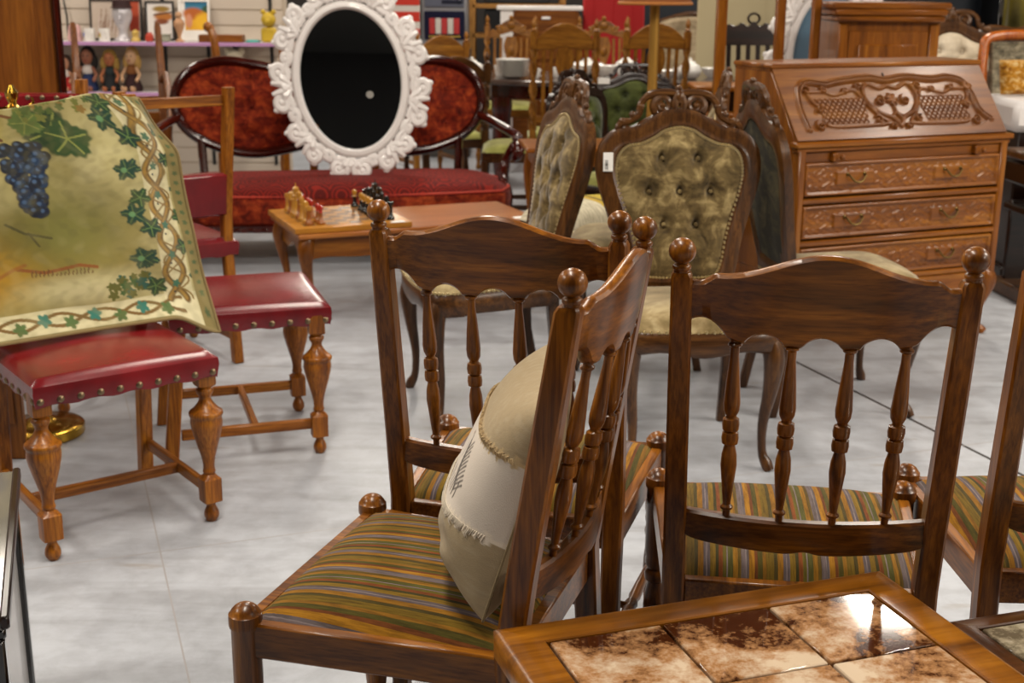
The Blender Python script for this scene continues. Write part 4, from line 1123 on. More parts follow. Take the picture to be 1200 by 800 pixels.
# ---------------------------------------------------------------- barley-twist dining chairs at the far table
def twist_chair(label, loc, rz, W=tan_oak, seatm=M_greenseat, splat=True, carved=False, group='barley-twist chairs', h=1.08, name='twist_chair', twist=True):
    t = thing(name, label, 'chair', loc, rz, group)
    yb = lambda z: -.20 - max(0, z - .45) * .13
    for sx in (-1, 1):
        b = MB(); b.loft([[(sx * .185 + q[0], -.20 + q[1] - (.04 if z < .1 else 0), z) for q in rrect(.02, .02, .004)] for z in (.003, .45, .50)])
        rings = []
        for i in range(60):
            u = i / 59; z = .50 + (h - .16 - .50) * u; ph = u * 2 * PI * 4
            rings.append([(sx * .185 + (.017 + (.0095 * math.cos(2 * (2 * PI * j / 12) + ph) if twist else 0)) * math.cos(2 * PI * j / 12), yb(z) + (.017 + (.0095 * math.cos(2 * (2 * PI * j / 12) + ph) if twist else 0)) * math.sin(2 * PI * j / 12), z) for j in range(12)])
        b.loft(rings)
        z0 = h - .16; b.loft([[(sx * .185 + q[0], yb(z) + q[1], z) for q in rrect(.021, .02, .004)] for z in (z0, z0 + .10)])
        b.lathe([(.012, z0 + .10), (.02, z0 + .11), (.009, z0 + .122), (.017, z0 + .14), (.012, z0 + .158), (.004, z0 + .172), (.001, z0 + .18)], 10, T(sx * .185, yb(z0 + .1), 0))
        b.build('back_post', W['z'], t)
        b = MB(); b.lathe(smooth_profile([(.016, 0), (.02, .02), (.013, .05), (.02, .09), (.02, .12), (.014, .13), (.021, .2), (.014, .28), (.02, .30), (.021, .40)], 2), 10, T(sx * .195, .19, 0)); b.build('front_leg', W['z'], t)
        b = MB(); b.box((sx * .19, 0, .14), (.018, .38, .028), .003); b.build('stretcher', W['y'], t)
    b = MB(); z0 = h - .155
    if carved:
        ot = [(-.165, z0), (-.165, z0 + .05), (-.14, z0 + .07), (-.12, z0 + .055), (-.09, z0 + .10), (-.05, z0 + .125), (0, z0 + .15), (.05, z0 + .125), (.09, z0 + .10), (.12, z0 + .055), (.14, z0 + .07), (.165, z0 + .05), (.165, z0), (.10, z0 + .02), (0, z0 + .05), (-.10, z0 + .02)]
    else:
        ot = [(-.168, z0 - .01), (-.168, z0 + .045)] + [(x, z0 + .045 + .10 * math.cos(x / .168 * PI / 2) ** .8 if abs(x) < .1679 else z0 + .045) for x in np.linspace(-.15, .15, 22)] + [(.168, z0 + .045), (.168, z0 - .01), (.06, z0 - .005), (0, z0 + .015), (-.06, z0 - .005)]
    ot = [tuple(p) for p in ot]
    b.prism(ot, lambda x, z, d: (x, yb(z) + d, z), -.012, .012, .003)
    if carved:
        for sx in (-1, 1):
            b.tube([(sx * x, yb(z) + .012, z) for x, z in spiral((.09, z0 + .065), .028, .006, .5, 1.2, 16)], .009, 6)
        b.sphere((0, yb(z0) + .01, z0 + .10), .03, 8, 6, (1, .5, .9)); b.sphere((0, yb(z0), z0 + .155), .018, 7, 5)
    b.build('crest_rail', W['x'], t)
    b = MB(); b.box((0, yb(.55), .56), (.35, .02, .045), .004); b.build('lower_rail', W['x'], t)
    for x in (-.125, -.078, .078, .125):
        b = MB(); b.loft([[(x + q[0], yb(z) + q[1], z) for q in rrect(.011, .006, .002)] for z in (.57, z0 + .005)]); b.build('slat', W['z'], t)
    zc = (.57 + z0) / 2; hh = (z0 - .57) / 2
    b = MB(); o_ = [(x * s_, zc + (u) * hh * 1.06) for u in () for x in () for s_ in ()]
    side = catmull([(.030, zc - hh * 1.05), (.030, zc - hh * .7), (.048, zc - hh * .35), (.022, zc), (.05, zc + hh * .45), (.055, zc + hh * .75), (.035, zc + hh * 1.08)], 4)
    b.prism(side + [(-x, z) for x, z in side[::-1]], lambda x, z, d: (x, yb(z) + d, z), -.006, .006, .002)
    b.sphere((0, yb(zc) , zc + hh * .5), .028, 8, 6, (1, .5, 1.3)); b.build('splat', W['z'], t)
    b = MB(); b.box((0, 0, .42), (.42, .41, .06), .006); b.build('seat_frame', W['x'], t)
    n = 16; uu, vv = np.meshgrid(np.linspace(-1, 1, n), np.linspace(-1, 1, n), indexing='ij')
    b = MB(); b.grid(np.stack([uu * .212, vv * .205, .447 + .045 * ((1 - uu ** 4) * (1 - vv ** 4)) ** .5], -1)); b.build('seat', seatm, t, 60)
    return t
tw = twist_chair('tan barley-twist chair with its back to us, nearest the dark dining table', (.30, 8.12, 0), 0, h=1.14)
dup(tw, 'tan barley-twist chair with rounded crest, right behind the tall brass lamp pole', (.84, 8.25, 0), .06)
tc = twist_chair('tan chair with carved openwork crest beyond the table, left of the red screen', (-.05, 9.95, 0), PI - .1, carved=True, h=1.1)
dup(tc, 'tan chair with carved openwork crest beyond the table, before the red screen', (.70, 9.95, 0), PI + .05)
td = twist_chair('dark brown narrow chair with slatted back, right end of the dining table', (1.47, 10.2, 0), PI / 2 + .5, W=walnut, h=1.14, carved=True)
twist_chair('tan turned chair seen behind the right edge of the white mirror, near the slot machine', (-.62, 9.3, 0), .5, h=1.02)
tl = twist_chair('golden brown chair standing behind the red sofa on its left, only its frame showing', (-1.28, 8.35, 0), .2, W=gold_oak, seatm=M_leather, h=1.05, twist=False)
dup(tl, 'golden brown chair behind the red sofa, under the left side of the white mirror', (-.95, 7.75, 0), -.15)
twist_chair('dark twisted-post chair behind the red sofa, right of the white mirror', (-.42, 8.0, 0), .35, W=walnut, h=.95)
# chair with raked bare posts by the shelves
t = thing('tall_chair', 'old brown chair with two tall raked back posts, in front of the doll shelves', 'chair', (-2.10, 7.05, 0), .32)
for sx in (-1, 1):
    b = MB(); b.loft([[(sx * (.205 + .02 * (z > .5)) + q[0], y + q[1], z) for q in rrect(w, w * 1.2, .004)] for z, y, w in ((.003, .24, .018), (.45, .20, .022), (.80, .25, .021), (1.10, .38, .018), (1.13, .39, .012))])
    b.build('back_post', panel_wood['z'], t)
    b = MB(); b.loft([[(sx * .2 + q[0], -.2 + q[1], z) for q in rrect(.02, .02, .004)] for z in (.003, .43)]); b.build('front_leg', panel_wood['z'], t)
    b = MB(); b.tube([(sx * .215, .23, .82), (sx * .24, .16, .86), (sx * .25, .02, .70), (sx * .24, -.1, .66), (sx * .225, -.18, .62)], .017, 8); b.build('arm', panel_wood['y'], t)
    b = MB(); b.tube([(sx * .2, -.2, .42), (sx * .225, -.18, .62)], .015, 8); b.build('arm_post', panel_wood['z'], t)
b = MB(); b.box((0, .205, .60), (.40, .02, .10), .004); b.box((0, .215, .72), (.40, .02, .03), .004); b.build('back_slat', panel_wood['x'], t)
b = MB(); b.box((0, 0, .43), (.45, .44, .05), .01); b.build('seat', panel_wood['x'], t)
b = MB(); b.box((0, 0, 0), (.11, .11, .72), .008); o = b.build('newel_post', gold_oak['z']); o.location = (-1.93, 6.0, .36)
tag(o, 'short square pale wooden post standing in front of the doll shelf', 'post')
t = thing('curled_post', 'golden brown turned post with curled top, rising behind the left half of the red sofa', 'post', (-1.74, 7.75, 0))
b = MB(); b.tube(catmull([(0, 0, .06), (0, 0, .7), (-.01, .01, .98), (-.035, .03, 1.08), (-.055, .03, 1.10)], 6), .024, 8); b.sphere((-.05, .03, 1.095), .03, 8, 6); b.build('post', gold_oak['z'], t)
b = MB(); b.box((0, 0, .03), (.24, .24, .06), .01); b.build('foot', gold_oak['x'], t)

# ---------------------------------------------------------------- green velvet armchairs and pieces around
GG = 'green velvet dark-framed chairs'
g1 = parlour_chair('green_chair', 'dark-framed green velvet chair behind the crest of the left velvet chair', (.55, 6.66, 0), PI + .9, M_green, M_greenseat, darkwood, False, GG)
g2 = dup(g1, 'dark-framed green velvet chair behind the brass lamp pole, with white price tag', (.66, 7.35, 0), PI - .15)
g1.scale = (1, 1, .87); g2.scale = (1, 1, .86)
b = MB(); b.box((0, 0, 0), (.065, .003, .035), .0008); o = b.build('price_tag', M_paper); o.location = (.45, 6.62, .93); 
o.location = (.50, 7.32, .835); tag(o, 'white price tag hanging on the frame of the green chair by the brass pole', 'price tag')
sg = twist_chair('dark low chair with light green seat, beside the right arm of the red sofa', (.03, 7.4, 0), PI / 2, W=walnut, h=.78, twist=False)
# carved side chair with wooden seat
t = thing('wooden_table', 'small orange-brown wooden table top behind the velvet chairs', 'table', (.32, 6.12, 0), .1)
b = MB(); b.box((0, 0, .62), (.56, .40, .022), .006); b.build('tabletop', cherry['x'], t)
b = MB(); b.box((0, 0, .575), (.48, .32, .07), .004); b.build('apron', cherry['x'], t)
for sx in (-1, 1):
    for sy in (-1, 1): cabriole(.58, sx * .22, sy * .14, sx, sy, .9).build('leg', cherry['z'], t)
t = thing('wooden_bench', 'orange-brown wooden stand with stepped tops, left of the writing desk', 'stand', (1.17, 7.3, 0), 0)
for z, w, y in ((.80, .34, .12), (.66, .42, 0)):
    b = MB(); b.box((0, y, z), (w, .34, .03), .008); b.build('top', gold_oak['x'], t)
b = MB(); b.box((0, .02, .325), (.36, .28, .65), .006); b.build('body', cherry['z'], t)
b = MB(); b.box((0, .12, .73), (.28, .24, .13), .006); b.build('upper_body', darkwood['x'], t)

# brass lamp with fabric shade
t = thing('floor_lamp', 'floor lamp with thick brass pole and brown pleated shade, cut off by the top edge', 'lamp', (.612, 5.82, 0))
b = MB(); b.lathe([(.15, 0), (.15, .02), (.12, .03), (.05, .05), (.03, .09)], 28); b.build('base', M_brass, t)
b = MB(); b.lathe([(.0215, .06), (.0215, 1.30)], 18); b.build('pole', plain('satin_brass', '#a8803a', metal=.75, rough=.5), t)
b = MB(); b.lathe([(.155, 1.268), (.158, 1.27), (.155, 1.29), (.11, 1.55), (.105, 1.55), (.15, 1.285)], 36); b.build('shade', plain('shade_fabric', '#7d4417', rough=.8), t)
b = MB(); b.tube([(.158 * math.cos(q), .158 * math.sin(q), 1.274) for q in np.linspace(0, 2 * PI, 40, endpoint=False)], .007, 6, closed=True); b.build('shade_trim', plain('shade_trim', '#a8692c', rough=.7), t)

# ---------------------------------------------------------------- dining table with crockery
t = thing('dining_table', 'large dark oval dining table crowded with white crockery', 'table', (.62, 9.1, 0), 0)
ov = [(.92 * math.copysign(abs(math.cos(q)) ** .7, math.cos(q)), .52 * math.copysign(abs(math.sin(q)) ** .7, math.sin(q))) for q in np.linspace(0, 2 * PI, 60, endpoint=False)]
b = MB(); b.prism(ov, lambda x, y, d: (x, y, d), .705, .74, .008); b.build('tabletop', wood('table_dark_top', '#2a211e', '#4a3c36', '#5f4d44', 'x', .2, .5, .6, .3), t)
b = MB(); b.prism([(x * .86, y * .8) for x, y in ov], lambda x, y, d: (x, y, d), .61, .706, .004); b.build('apron', mahog['x'], t)
for sx in (-1, 1):
    for sy in (-1, 1):
        b = MB(); b.lathe(smooth_profile([(.035, 0), (.05, .03), (.05, .1), (.062, .2), (.062, .5), (.07, .54), (.07, .62)], 2), 14, T(sx * .70, sy * .30, 0)); b.build('leg', mahog['z'], t)
TZ = .741
PL = [(.035, 0), (.06, .002), (.085, .010), (.115, .018), (.116, .020), (.085, .013), (.001, .006)]
b = MB(); b.lathe(PL, 24); pt = b.build('plate', M_china); pt.location = (-.01, 8.85, TZ); tag(pt, 'white plate, lowest of the tall stack on the dining table', 'plate', 'stacked white plates')
for i in range(1, 12):
    c = pt.copy(); C.objects.link(c); c.location = (-.01, 8.85, TZ + i * .0095)
    c['label'] = 'white plate in the middle of the tall stack on the dining table' if i < 11 else 'white plate on top of the tall stack on the dining table'
def teapot(label, loc, rz, s=1):
    t = thing('teapot', label, 'teapot', loc, rz, 'white teapots'); t.scale = (s,) * 3
    b = MB(); b.lathe(smooth_profile([(.04, 0), (.065, .02), (.078, .055), (.062, .092), (.036, .105)], 4), 20); b.build('body', M_china, t)
    b = MB(); b.lathe([(.038, .104), (.03, .115), (.008, .122), (.011, .132), (.001, .14)], 14); b.build('lid', M_china, t)
    b = MB(); b.tube([(.065, 0, .045), (.10, 0, .06), (.115, 0, .09), (.135, 0, .105)], [.016, .012, .009, .007], 8); b.build('spout', M_china, t)
    b = MB(); b.tube(catmull([(-.07, 0, .08), (-.115, 0, .085), (-.12, 0, .045), (-.075, 0, .03)], 5), .007, 7); b.build('handle', M_china, t)
    return t
tp1 = teapot('white teapot at the left end of the dining table, beside the tall stack of plates', (-.28, 8.83, TZ), PI - .4)
tp2 = dup(tp1, 'white teapot on the right part of the dining table, just right of the brass pole', (1.18, 8.86, TZ), 1.2)
dup(tp1, 'white teapot in the middle of the dining table, in front of the red panel', (.78, 9.22, TZ), .9)
BO = [(.03, 0), (.034, .006), (.06, .03), (.078, .062), (.074, .062), (.055, .032), (.001, .012)]
b = MB(); b.lathe(BO, 20); bw_ = b.build('bowl', M_china); bw_.location = (.45, 8.86, TZ); tag(bw_, 'white bowl on the dining table, leftmost of the row behind the twisted chairs', 'bowl', 'white bowls')
for i, (x, y, z, l) in enumerate(((.45, 8.86, .026, 'white bowl nested in the leftmost bowl of the dining table row'), (.62, 8.82, 0, 'white bowl second from left in the row on the dining table'), (.62, 8.82, .026, 'white bowl nested in the second bowl of the dining table row'), (.80, 8.84, 0, 'white bowl in the row on the dining table, left of the brass pole'), (1.02, 8.80, 0, 'white bowl in the row on the dining table, directly right of the brass pole'), (1.36, 9.08, 0, 'white bowl at the far right end of the dining table'))):
    c = bw_.copy(); C.objects.link(c); c.location = (x, y, TZ + z); c['label'] = l
b = MB(); b.lathe([(.022, 0), (.03, .01), (.037, .045), (.039, .068), (.036, .068), (.033, .03), (.001, .008)], 16); b.tube(catmull([(.037, 0, .055), (.06, 0, .055), (.058, 0, .025), (.034, 0, .02)], 4), .005, 6); cu = b.build('cup', M_china)
cu.location = (.14, 8.78, TZ); tag(cu, 'white cup on the dining table, right of the stack of plates', 'cup', 'white cups')
for x, y, l in ((.29, 8.92, 'white cup on the dining table, behind the twisted post of the nearest chair'), (.93, 8.98, 'white cup on the dining table, hidden close behind the brass pole'), (.74, 9.02, 'white cup among bowls in the middle of the dining table'), (1.12, 9.0, 'white cup behind the teapot on the right part of the dining table'), (-.10, 9.12, 'white cup behind the teapot at the left end of the dining table')):
    c = cu.copy(); C.objects.link(c); c.location = (x, y, TZ); c['label'] = l
b = MB(); b.lathe([(.05, 0), (.12, .02), (.14, .05), (.135, .05), (.10, .02), (.001, .01)], 22); b.lathe([(.136, .05), (.10, .09), (.03, .105), (.02, .125), (.001, .128)], 22); o = b.build('tureen', M_china); o.location = (.50, 9.06, TZ); o.scale = (1.1, .8, 1)
tag(o, 'large white lidded tureen on the dining table behind the nearest twisted chair', 'tureen')

# ---------------------------------------------------------------- far background pieces
t = thing('slot_machine', 'grey slot machine with red and white reel window, right of the white mirror', 'slot machine', (-.55, 10.55, 0))
b = MB(); b.box((0, .1, .42), (.40, .42, .84), .01); b.build('cabinet', plain('slot_grey', '#4a4744', rough=.5), t)
b = MB(); b.box((0, .12, 1.12), (.36, .36, .56), .02); b.build('upper_cabinet', plain('slot_silver', '#9b9ba0', rough=.35, metal=.5), t)
b = MB(); b.box((0, -.065, 1.03), (.32, .02, .22), .006); b.build('reel_glass', plain('slot_navy', '#141a33', rough=.2), t)
for i in range(5):
    b = MB(); b.box((-.096 + .048 * i, -.078, 1.025), (.044, .012, .12), .003); b.build('reel', plain('reel_%d' % i, '#b02a2a' if i % 2 == 0 else '#c9c3bb', rough=.5), t)
b = MB(); b.box((0, -.078, .945), (.25, .01, .012), .002); b.build('pay_line', plain('slot_yellow', '#a98b2d', rough=.4), t)
b = MB(); b.box((0, -.066, 1.235), (.31, .02, .13), .005); b.build('top_glass', plain('slot_top', '#5c6070', rough=.3), t)
b = MB(); b.box((.06, -.078, 1.21), (.16, .008, .03), .002); b.sphere((.12, -.078, 1.215), .03, 10, 6, (1, .3, .8)); b.build('badge', plain('slot_badge', '#10152b', rough=.3), t)
b = MB(); b.box((0, -.10, .865), (.36, .10, .05), .012); b.build('button_shelf', plain('slot_shelf', '#6b6660', rough=.4), t)
b = MB(); b.box((.17, -.02, .90), (.02, .02, .06), .005); b.build('coin_slot', M_white, t)

o = thing('poster_stand', 'red and white poster board partly hidden behind the right side of the white mirror', 'poster', (-.86, 10.3, 0))
b = MB(); b.box((0, 0, .66), (.26, .03, 1.32), .004); b.build('board', plain('poster_white', '#cfc9c2', rough=.6), o)
for z, h_ in ((1.10, .075), (.985, .05), (1.22, .07), (.87, .06)):
    b = MB(); b.box((.03, -.017, z), (.20, .006, h_), .001); b.build('red_block', plain('poster_red', '#c22a14', rough=.5), o)
t = thing('shelf_unit', 'pine open shelf unit with dark contents, behind the far dining chairs', 'shelf', (-.05, 11.3, 0))
for x in (-.30, .45):
    b = MB(); b.box((x, 0, .75), (.05, .4, 1.5), .004); b.build('upright', pine['z'], t)
for z in (.25, .60, .93, 1.17, 1.45):
    b = MB(); b.box((.075, 0, z), (.75, .4, .035), .003); b.build('shelf_board', pine['x'], t)
for z, lab in ((.947, 'dark storage box on the pine shelf, lower of two'), (1.187, 'dark storage box on the pine shelf, upper of two')):
    b = MB(); b.box((0, 0, .093), (.54, .34, .186), .008); o = b.build('storage_box', plain('dark_box', '#0d0e12', rough=.6)); o.location = (.02, 11.3, z + .006); tag(o, lab, 'box', 'dark boxes on the pine shelf')
t = thing('dresser', 'brown dresser with white top board and white knobs, left of the red panel', 'dresser', (.20, 10.75, 0))
b = MB(); b.box((.05, 0, .575), (.52, .42, 1.15), .006); b.build('carcass', panel_wood['z'], t)
b = MB(); b.box((0, 0, 1.165), (.68, .46, .03), .004); b.build('top_board', M_white, t)
b = MB(); b.box((-.26, 0, .575), (.10, .42, 1.15), .004); b.build('white_side', M_white, t)
for z in (.2, .42, .64, .86, 1.06):
    b = MB(); b.box((.05, -.215, z), (.48, .02, .19), .005); dr = b.build('drawer', panel_wood['x'], t)
    b = MB(); b.box((.05, -.232, z + .03), (.07, .02, .022), .006); b.build('pull', M_white, dr)
b = MB(); b.box((0, 0, .70), (.5, .04, 1.40), .01)
for x in (-.16, 0, .16): b.tube([(x, -.022, .05), (x, -.022, 1.36)], .006, 6)
o = b.build('red_screen', plain('red_fabric', '#a30a10', rough=.75)); o.location = (.81, 10.9, 0); tag(o, 'bright red upholstered screen standing behind the dining table', 'screen')
b = MB(); b.box((0, 0, .65), (1.3, .4, 1.3), .02); b.box((0, -.205, .95), (1.2, .02, .5), .005); o = b.build('navy_cupboard', plain('navy_paint', '#0c1420', rough=.5)); o.location = (1.75, 12.1, 0); tag(o, 'dark navy cupboard behind the brass lamp, at the back', 'cupboard')
# beige armchair
t = thing('armchair', 'beige fabric armchair with thin wooden crest, at the back right of the dining table', 'armchair', (1.52, 11.0, 0))
M_beige = velvet('beige_fabric', '#8a7a62', '#a8977c', '#bcab8e', 6, .1)
b = MB(); b.prism(catmull([(-.33, .40), (-.35, .8), (-.30, 1.03), (0, 1.09), (.30, 1.03), (.35, .8), (.33, .40)], 5) , lambda x, z, d: (x, .25 + d + (z - .4) * .15, z), -.06, .06, .03); b.build('backrest', M_beige, t)
b = MB(); b.tube(catmull([(-.30, .34, 1.04), (0, .355, 1.115), (.30, .34, 1.04)], 6), .022, 8); b.build('crest_rail', walnut['x'], t)
b = MB(); b.box((0, -.05, .36), (.66, .6, .18), .05); b.build('seat', M_beige, t)
for sx in (-1, 1):
    b = MB(); b.box((sx * .36, -.02, .45), (.12, .6, .4), .05); b.build('arm', M_beige, t)
    for sy in (-1, 1):
        b = MB(); b.lathe([(.018, 0), (.028, .28)], 10, T(sx * .32, -.04 + sy * .25, 0)); b.build('leg', walnut['z'], t)

# oak mirror frame, slatted chair, second white mirror, panelled wardrobe
t = thing('glazed_frame', 'tall oak door frame with clear upright openings, behind the writing desk', 'frame', (1.22, 6.35, 0), 0)
for x, w in ((-.235, .05), (.045, .045), (.215, .04)):
    b = MB(); b.box((x, 0, .80), (w, .05, 1.60), .006); b.build('stile', cherry['z'], t)
for z in (.05, 1.56):
    b = MB(); b.box((-.01, 0, z), (.45, .05, .09), .006); b.build('rail', cherry['x'], t)
b = MB(); b.box((0, 0, .012), (.5, .3, .024), .004); b.build('foot', cherry['x'], t)
t = thing('slat_chair', 'dark brown slat-back chair with ring handle, seen through the oak door frame', 'chair', (1.47, 7.9, 0), PI)
for sx in (-1, 1):
    b = MB(); b.loft([[(sx * .21 + q[0], -.2 + q[1] - max(0, z - .45) * .12, z) for q in rrect(.02, .018, .004)] for z in (.003, .45, 1.10)]); b.build('back_post', darkwood['z'], t)
    b = MB(); b.loft([[(sx * .20 + q[0], .2 + q[1], z) for q in rrect(.018, .018, .004)] for z in (.003, .43)]); b.build('front_leg', darkwood['z'], t)
b = MB(); b.prism([(-.19, .995), (-.19, 1.11)] + [(x, 1.11 + .03 * math.cos(x / .19 * PI * 2.5) ** 2 * (1 - abs(x) / .25)) for x in np.linspace(-.17, .17, 24)] + [(.19, 1.11), (.19, .995)], lambda x, z, d: (x, -.2 - (z - .45) * .12 + d, z), -.012, .012, .003); b.build('crest_rail', darkwood['x'], t)
b = MB(); b.tube([(.035 * math.cos(q), -.29, 1.155 + .03 * math.sin(q)) for q in np.linspace(0, 2 * PI, 18, endpoint=False)], .008, 6, closed=True); b.build('ring_handle', darkwood['x'], t)
b = MB(); b.box((0, -.21, .55), (.40, .018, .04), .004); b.build('lower_rail', darkwood['x'], t)
for i in range(6):
    x = -.15 + .06 * i; b = MB(); b.loft([[(x + q[0], -.2 - (z - .45) * .12 + q[1], z) for q in rrect(.014, .006, .002)] for z in (.56, 1.0)]); b.build('slat', darkwood['z'], t)
b = MB(); b.box((0, 0, .44), (.44, .43, .035), .01); b.build('seat', darkwood['x'], t)
b = MB(); b.box((0, 0, .75), (1.0, .03, 1.5), .005); 
for x in (-.3, .0, .3): b.box((x, -.016, .75), (.012, .006, 1.48), .002)
o = b.build('cream_screen', plain('cream_board', '#a89a78', rough=.7)); o.location = (1.85, 9.85, 0); tag(o, 'cream coloured board screen behind the slat-back chair', 'screen')
om = ornate_mirror('second white carved mirror with pale blue glass, showing between posts behind the writing desk', (1.66, 6.95, .505), 0, .04, 0, .20, .34, .13, plain('blue_glass', '#5f7f96', rough=.05, coat=.5), 16, False)
b = MB(); b.box((0, 0, .235), (.5, .34, .47), .008); b.box((0, -.172, .235), (.42, .012, .38), .004); o = b.build('wooden_chest', cherry['x']); o.location = (1.66, 6.99, 0); tag(o, 'wooden chest carrying the second white mirror, behind the writing desk', 'chest')
t = thing('panelled_wardrobe', 'golden brown panelled wardrobe section right behind the writing desk', 'wardrobe', (1.745, 6.42, 0), 0)
b = MB(); b.box((0, 0, .63), (.47, .42, 1.26), .005); b.build('carcass', cherry['z'], t)
for z, w, h_ in ((1.265, .55, .03), (1.235, .52, .03), (1.205, .495, .025)):
    b = MB(); b.box((0, -.015, z), (w, .47, h_), .008); b.build('cornice', cherry['x'], t)
for sx in (-1, 1):
    b = MB(); b.box((sx * .212, -.215, .6), (.045, .02, 1.16), .004); b.build('stile', cherry['z'], t)
b = MB(); b.box((0, -.212, .60), (.37, .012, 1.10), .002); pn = b.build('door', cherry['z'], t)
b = MB(); b.box((0, -.222, .60), (.28, .02, .98), .008); b.build('raised_panel', cherry['z'], pn)

# right-hand background
t = parlour_chair('cream_armchair', 'carved dark armchair with cream upholstery, at the upper right', (2.52, 7.60, 0), PI - .25, M_cream, M_cream, walnut, False); t.scale = (1.2, 1.1, 1.15)
t = thing('round_frame_chair', 'glossy orange wooden chair with grey floral back, at the right edge', 'chair', (2.80, 6.80, 0), PI + .1); t.scale = (1, 1, 1.04)
M_flor = velvet('grey_floral', '#3e3d33', '#857c68', '#b0a48a', 18, .1, False)
k = catmull([(-.25, .40), (-.27, .75), (-.26, .98), (-.22, 1.05), (0, 1.065), (.22, 1.05), (.26, .98), (.27, .75), (.25, .40)], 6)
M_org = wood('orange_gloss', '#8a3d0c', '#b9601a', '#cf7a2a', 'z', .2, .6)
b = MB(); b.tube([(x, -.2 - (z - .4) * .2, z) for x, z in k], .027, 10, up=(0, 1, 0)); b.build('back_frame', M_org, t)
b = MB(); b.prism([(-.23, .72), (.23, .72), (.23, 1.03), (-.23, 1.03)], lambda x, z, d: (x, -.2 - (z - .4) * .2 + d, z), -.015, .03, .012); b.build('back_pad', M_flor, t)
b = MB(); b.box((0, 0, .42), (.52, .46, .07), .02); b.build('seat', M_cream, t)
for sx in (-1, 1):
    b = MB(); b.lathe([(.016, 0), (.024, .39)], 10, T(sx * .22, .2, 0)); b.build('front_leg', M_org, t)
    b = MB(); b.tube([(sx * .25, -.2, .40), (sx * .24, -.24, .002)], [.025, .017], 8); b.build('rear_leg', M_org, t)
b = MB(); n = 20; uu, vv = np.meshgrid(np.linspace(-1, 1, n), np.linspace(-1, 1, n), indexing='ij')
e_ = ((1 - uu ** 4) * (1 - vv ** 4)) ** .5
b.grid(np.stack([uu * .16, .055 * e_, .15 + vv * .15], -1)); b.grid(np.stack([uu * .16, -.055 * e_, .15 + vv * .15], -1)[::-1])
o = b.build('floral_cushion', velvet('yellow_floral', '#6b3a10', '#b07a1f', '#d9c08a', 22, .1, False), None, 60); o.scale = (.75, .75, .55); o.location = (2.44, 6.30, .858); o.rotation_euler = (-.25, 0, .2); tag(o, 'yellow and brown floral cushion standing on the white-topped stand at the right edge', 'cushion')
t = thing('white_stand', 'stand with thick white top on dark wood, at the right edge behind the desk', 'stand', (2.60, 6.22, 0)); t.scale = (1, 1, 1.3)
b = MB(); b.box((0, 0, .60), (.62, .46, .11), .025); b.build('white_top', M_white, t)
b = MB(); b.box((0, 0, .275), (.54, .40, .55), .008); b.box((0, 0, .03), (.58, .44, .06), .006); b.build('body', darkwood['x'], t)
t = thing('carved_sideboard', 'dark carved sideboard right of the writing desk, cut off by the right edge', 'sideboard', (2.56, 5.72, 0), .08)
b = MB(); b.box((0, 0, .64), (.70, .34, .04), .012); b.build('top', walnut['x'], t)
b = MB(); b.box((0, 0, .56), (.66, .31, .10), .01); b.box((0, 0, .40), (.64, .30, .03), .005); b.build('frieze', darkwood['x'], t)
b = MB(); b.box((0, .10, .22), (.62, .03, .42), .004); b.build('back_panel', darkwood['x'], t)
b = MB(); b.box((0, 0, .035), (.68, .33, .07), .01); b.build('plinth', walnut['x'], t)
for sx in (-1, 1):
    b = MB(); b.lathe(smooth_profile([(.03, .07), (.035, .1), (.022, .14), (.04, .22), (.04, .28), (.024, .34), (.034, .39)], 3), 12, T(sx * .28, -.11, 0)); b.build('column', darkwood['z'], t)
b = MB(); b.tube([(0, 0, .0), (.01, -.01, .03), (.0, -.005, .08), (.02, 0, .11)], [.02, .03, .022, .012], 8); o = b.build('white_figurine', M_china); o.scale = (.6, .6, .6); o.location = (2.32, 5.60, .416); tag(o, 'small white porcelain figurine inside the dark carved sideboard', 'figurine')
t = thing('headboard', 'dark carved wooden headboard under the olive curtain, upper right corner', 'headboard', (3.2, 8.0, 0), 0)
b = MB(); b.prism([(-.6, .05), (-.6, 1.05)] + [(x, 1.05 + .10 * math.cos(x / .6 * PI / 2) + .02 * math.cos(x * 18)) for x in np.linspace(-.58, .58, 30)] + [(.6, 1.05), (.6, .05)], lambda x, z, d: (x, d, z), -.03, .03, .01); b.build('panel', walnut['x'], t)
b = MB(); b.sphere((0, -.03, 1.12), .06, 10, 7, (1.4, .5, .9)); b.build('carved_crest', walnut['x'], t)
for sx in (-1, 1):
    b = MB(); b.box((sx * .6, 0, .56), (.07, .07, 1.12), .01); b.build('post', walnut['z'], t)
t = thing('dark_bookcase', 'black bookcase with white boxes and books, behind the cream armchair', 'bookcase', (2.62, 8.6, 0))
for x in (-.45, .45):
    b = MB(); b.box((x, 0, .8), (.03, .34, 1.6), .003); b.build('side', M_black, t)
for z in (.1, .55, .82, 1.0, 1.5):
    b = MB(); b.box((0, 0, z), (.87, .34, .024), .002); b.build('shelf', M_black, t)
b = MB(); b.box((0, .165, .8), (.9, .012, 1.6), .002); b.build('back_panel', plain('navy_back', '#101a26', rough=.6), t)
for x, w, h_, z, l in ((-.16, .16, .10, 1.013, 'white box on the upper shelf of the black bookcase, larger one'), (-.31, .10, .035, 1.013, 'flat white box on the upper shelf of the black bookcase')):
    b = MB(); b.box((0, 0, h_ / 2), (w, .2, h_), .004); o = b.build('white_box', M_white); o.location = (2.62 + x, 8.55, z); tag(o, l, 'box')
b0 = None
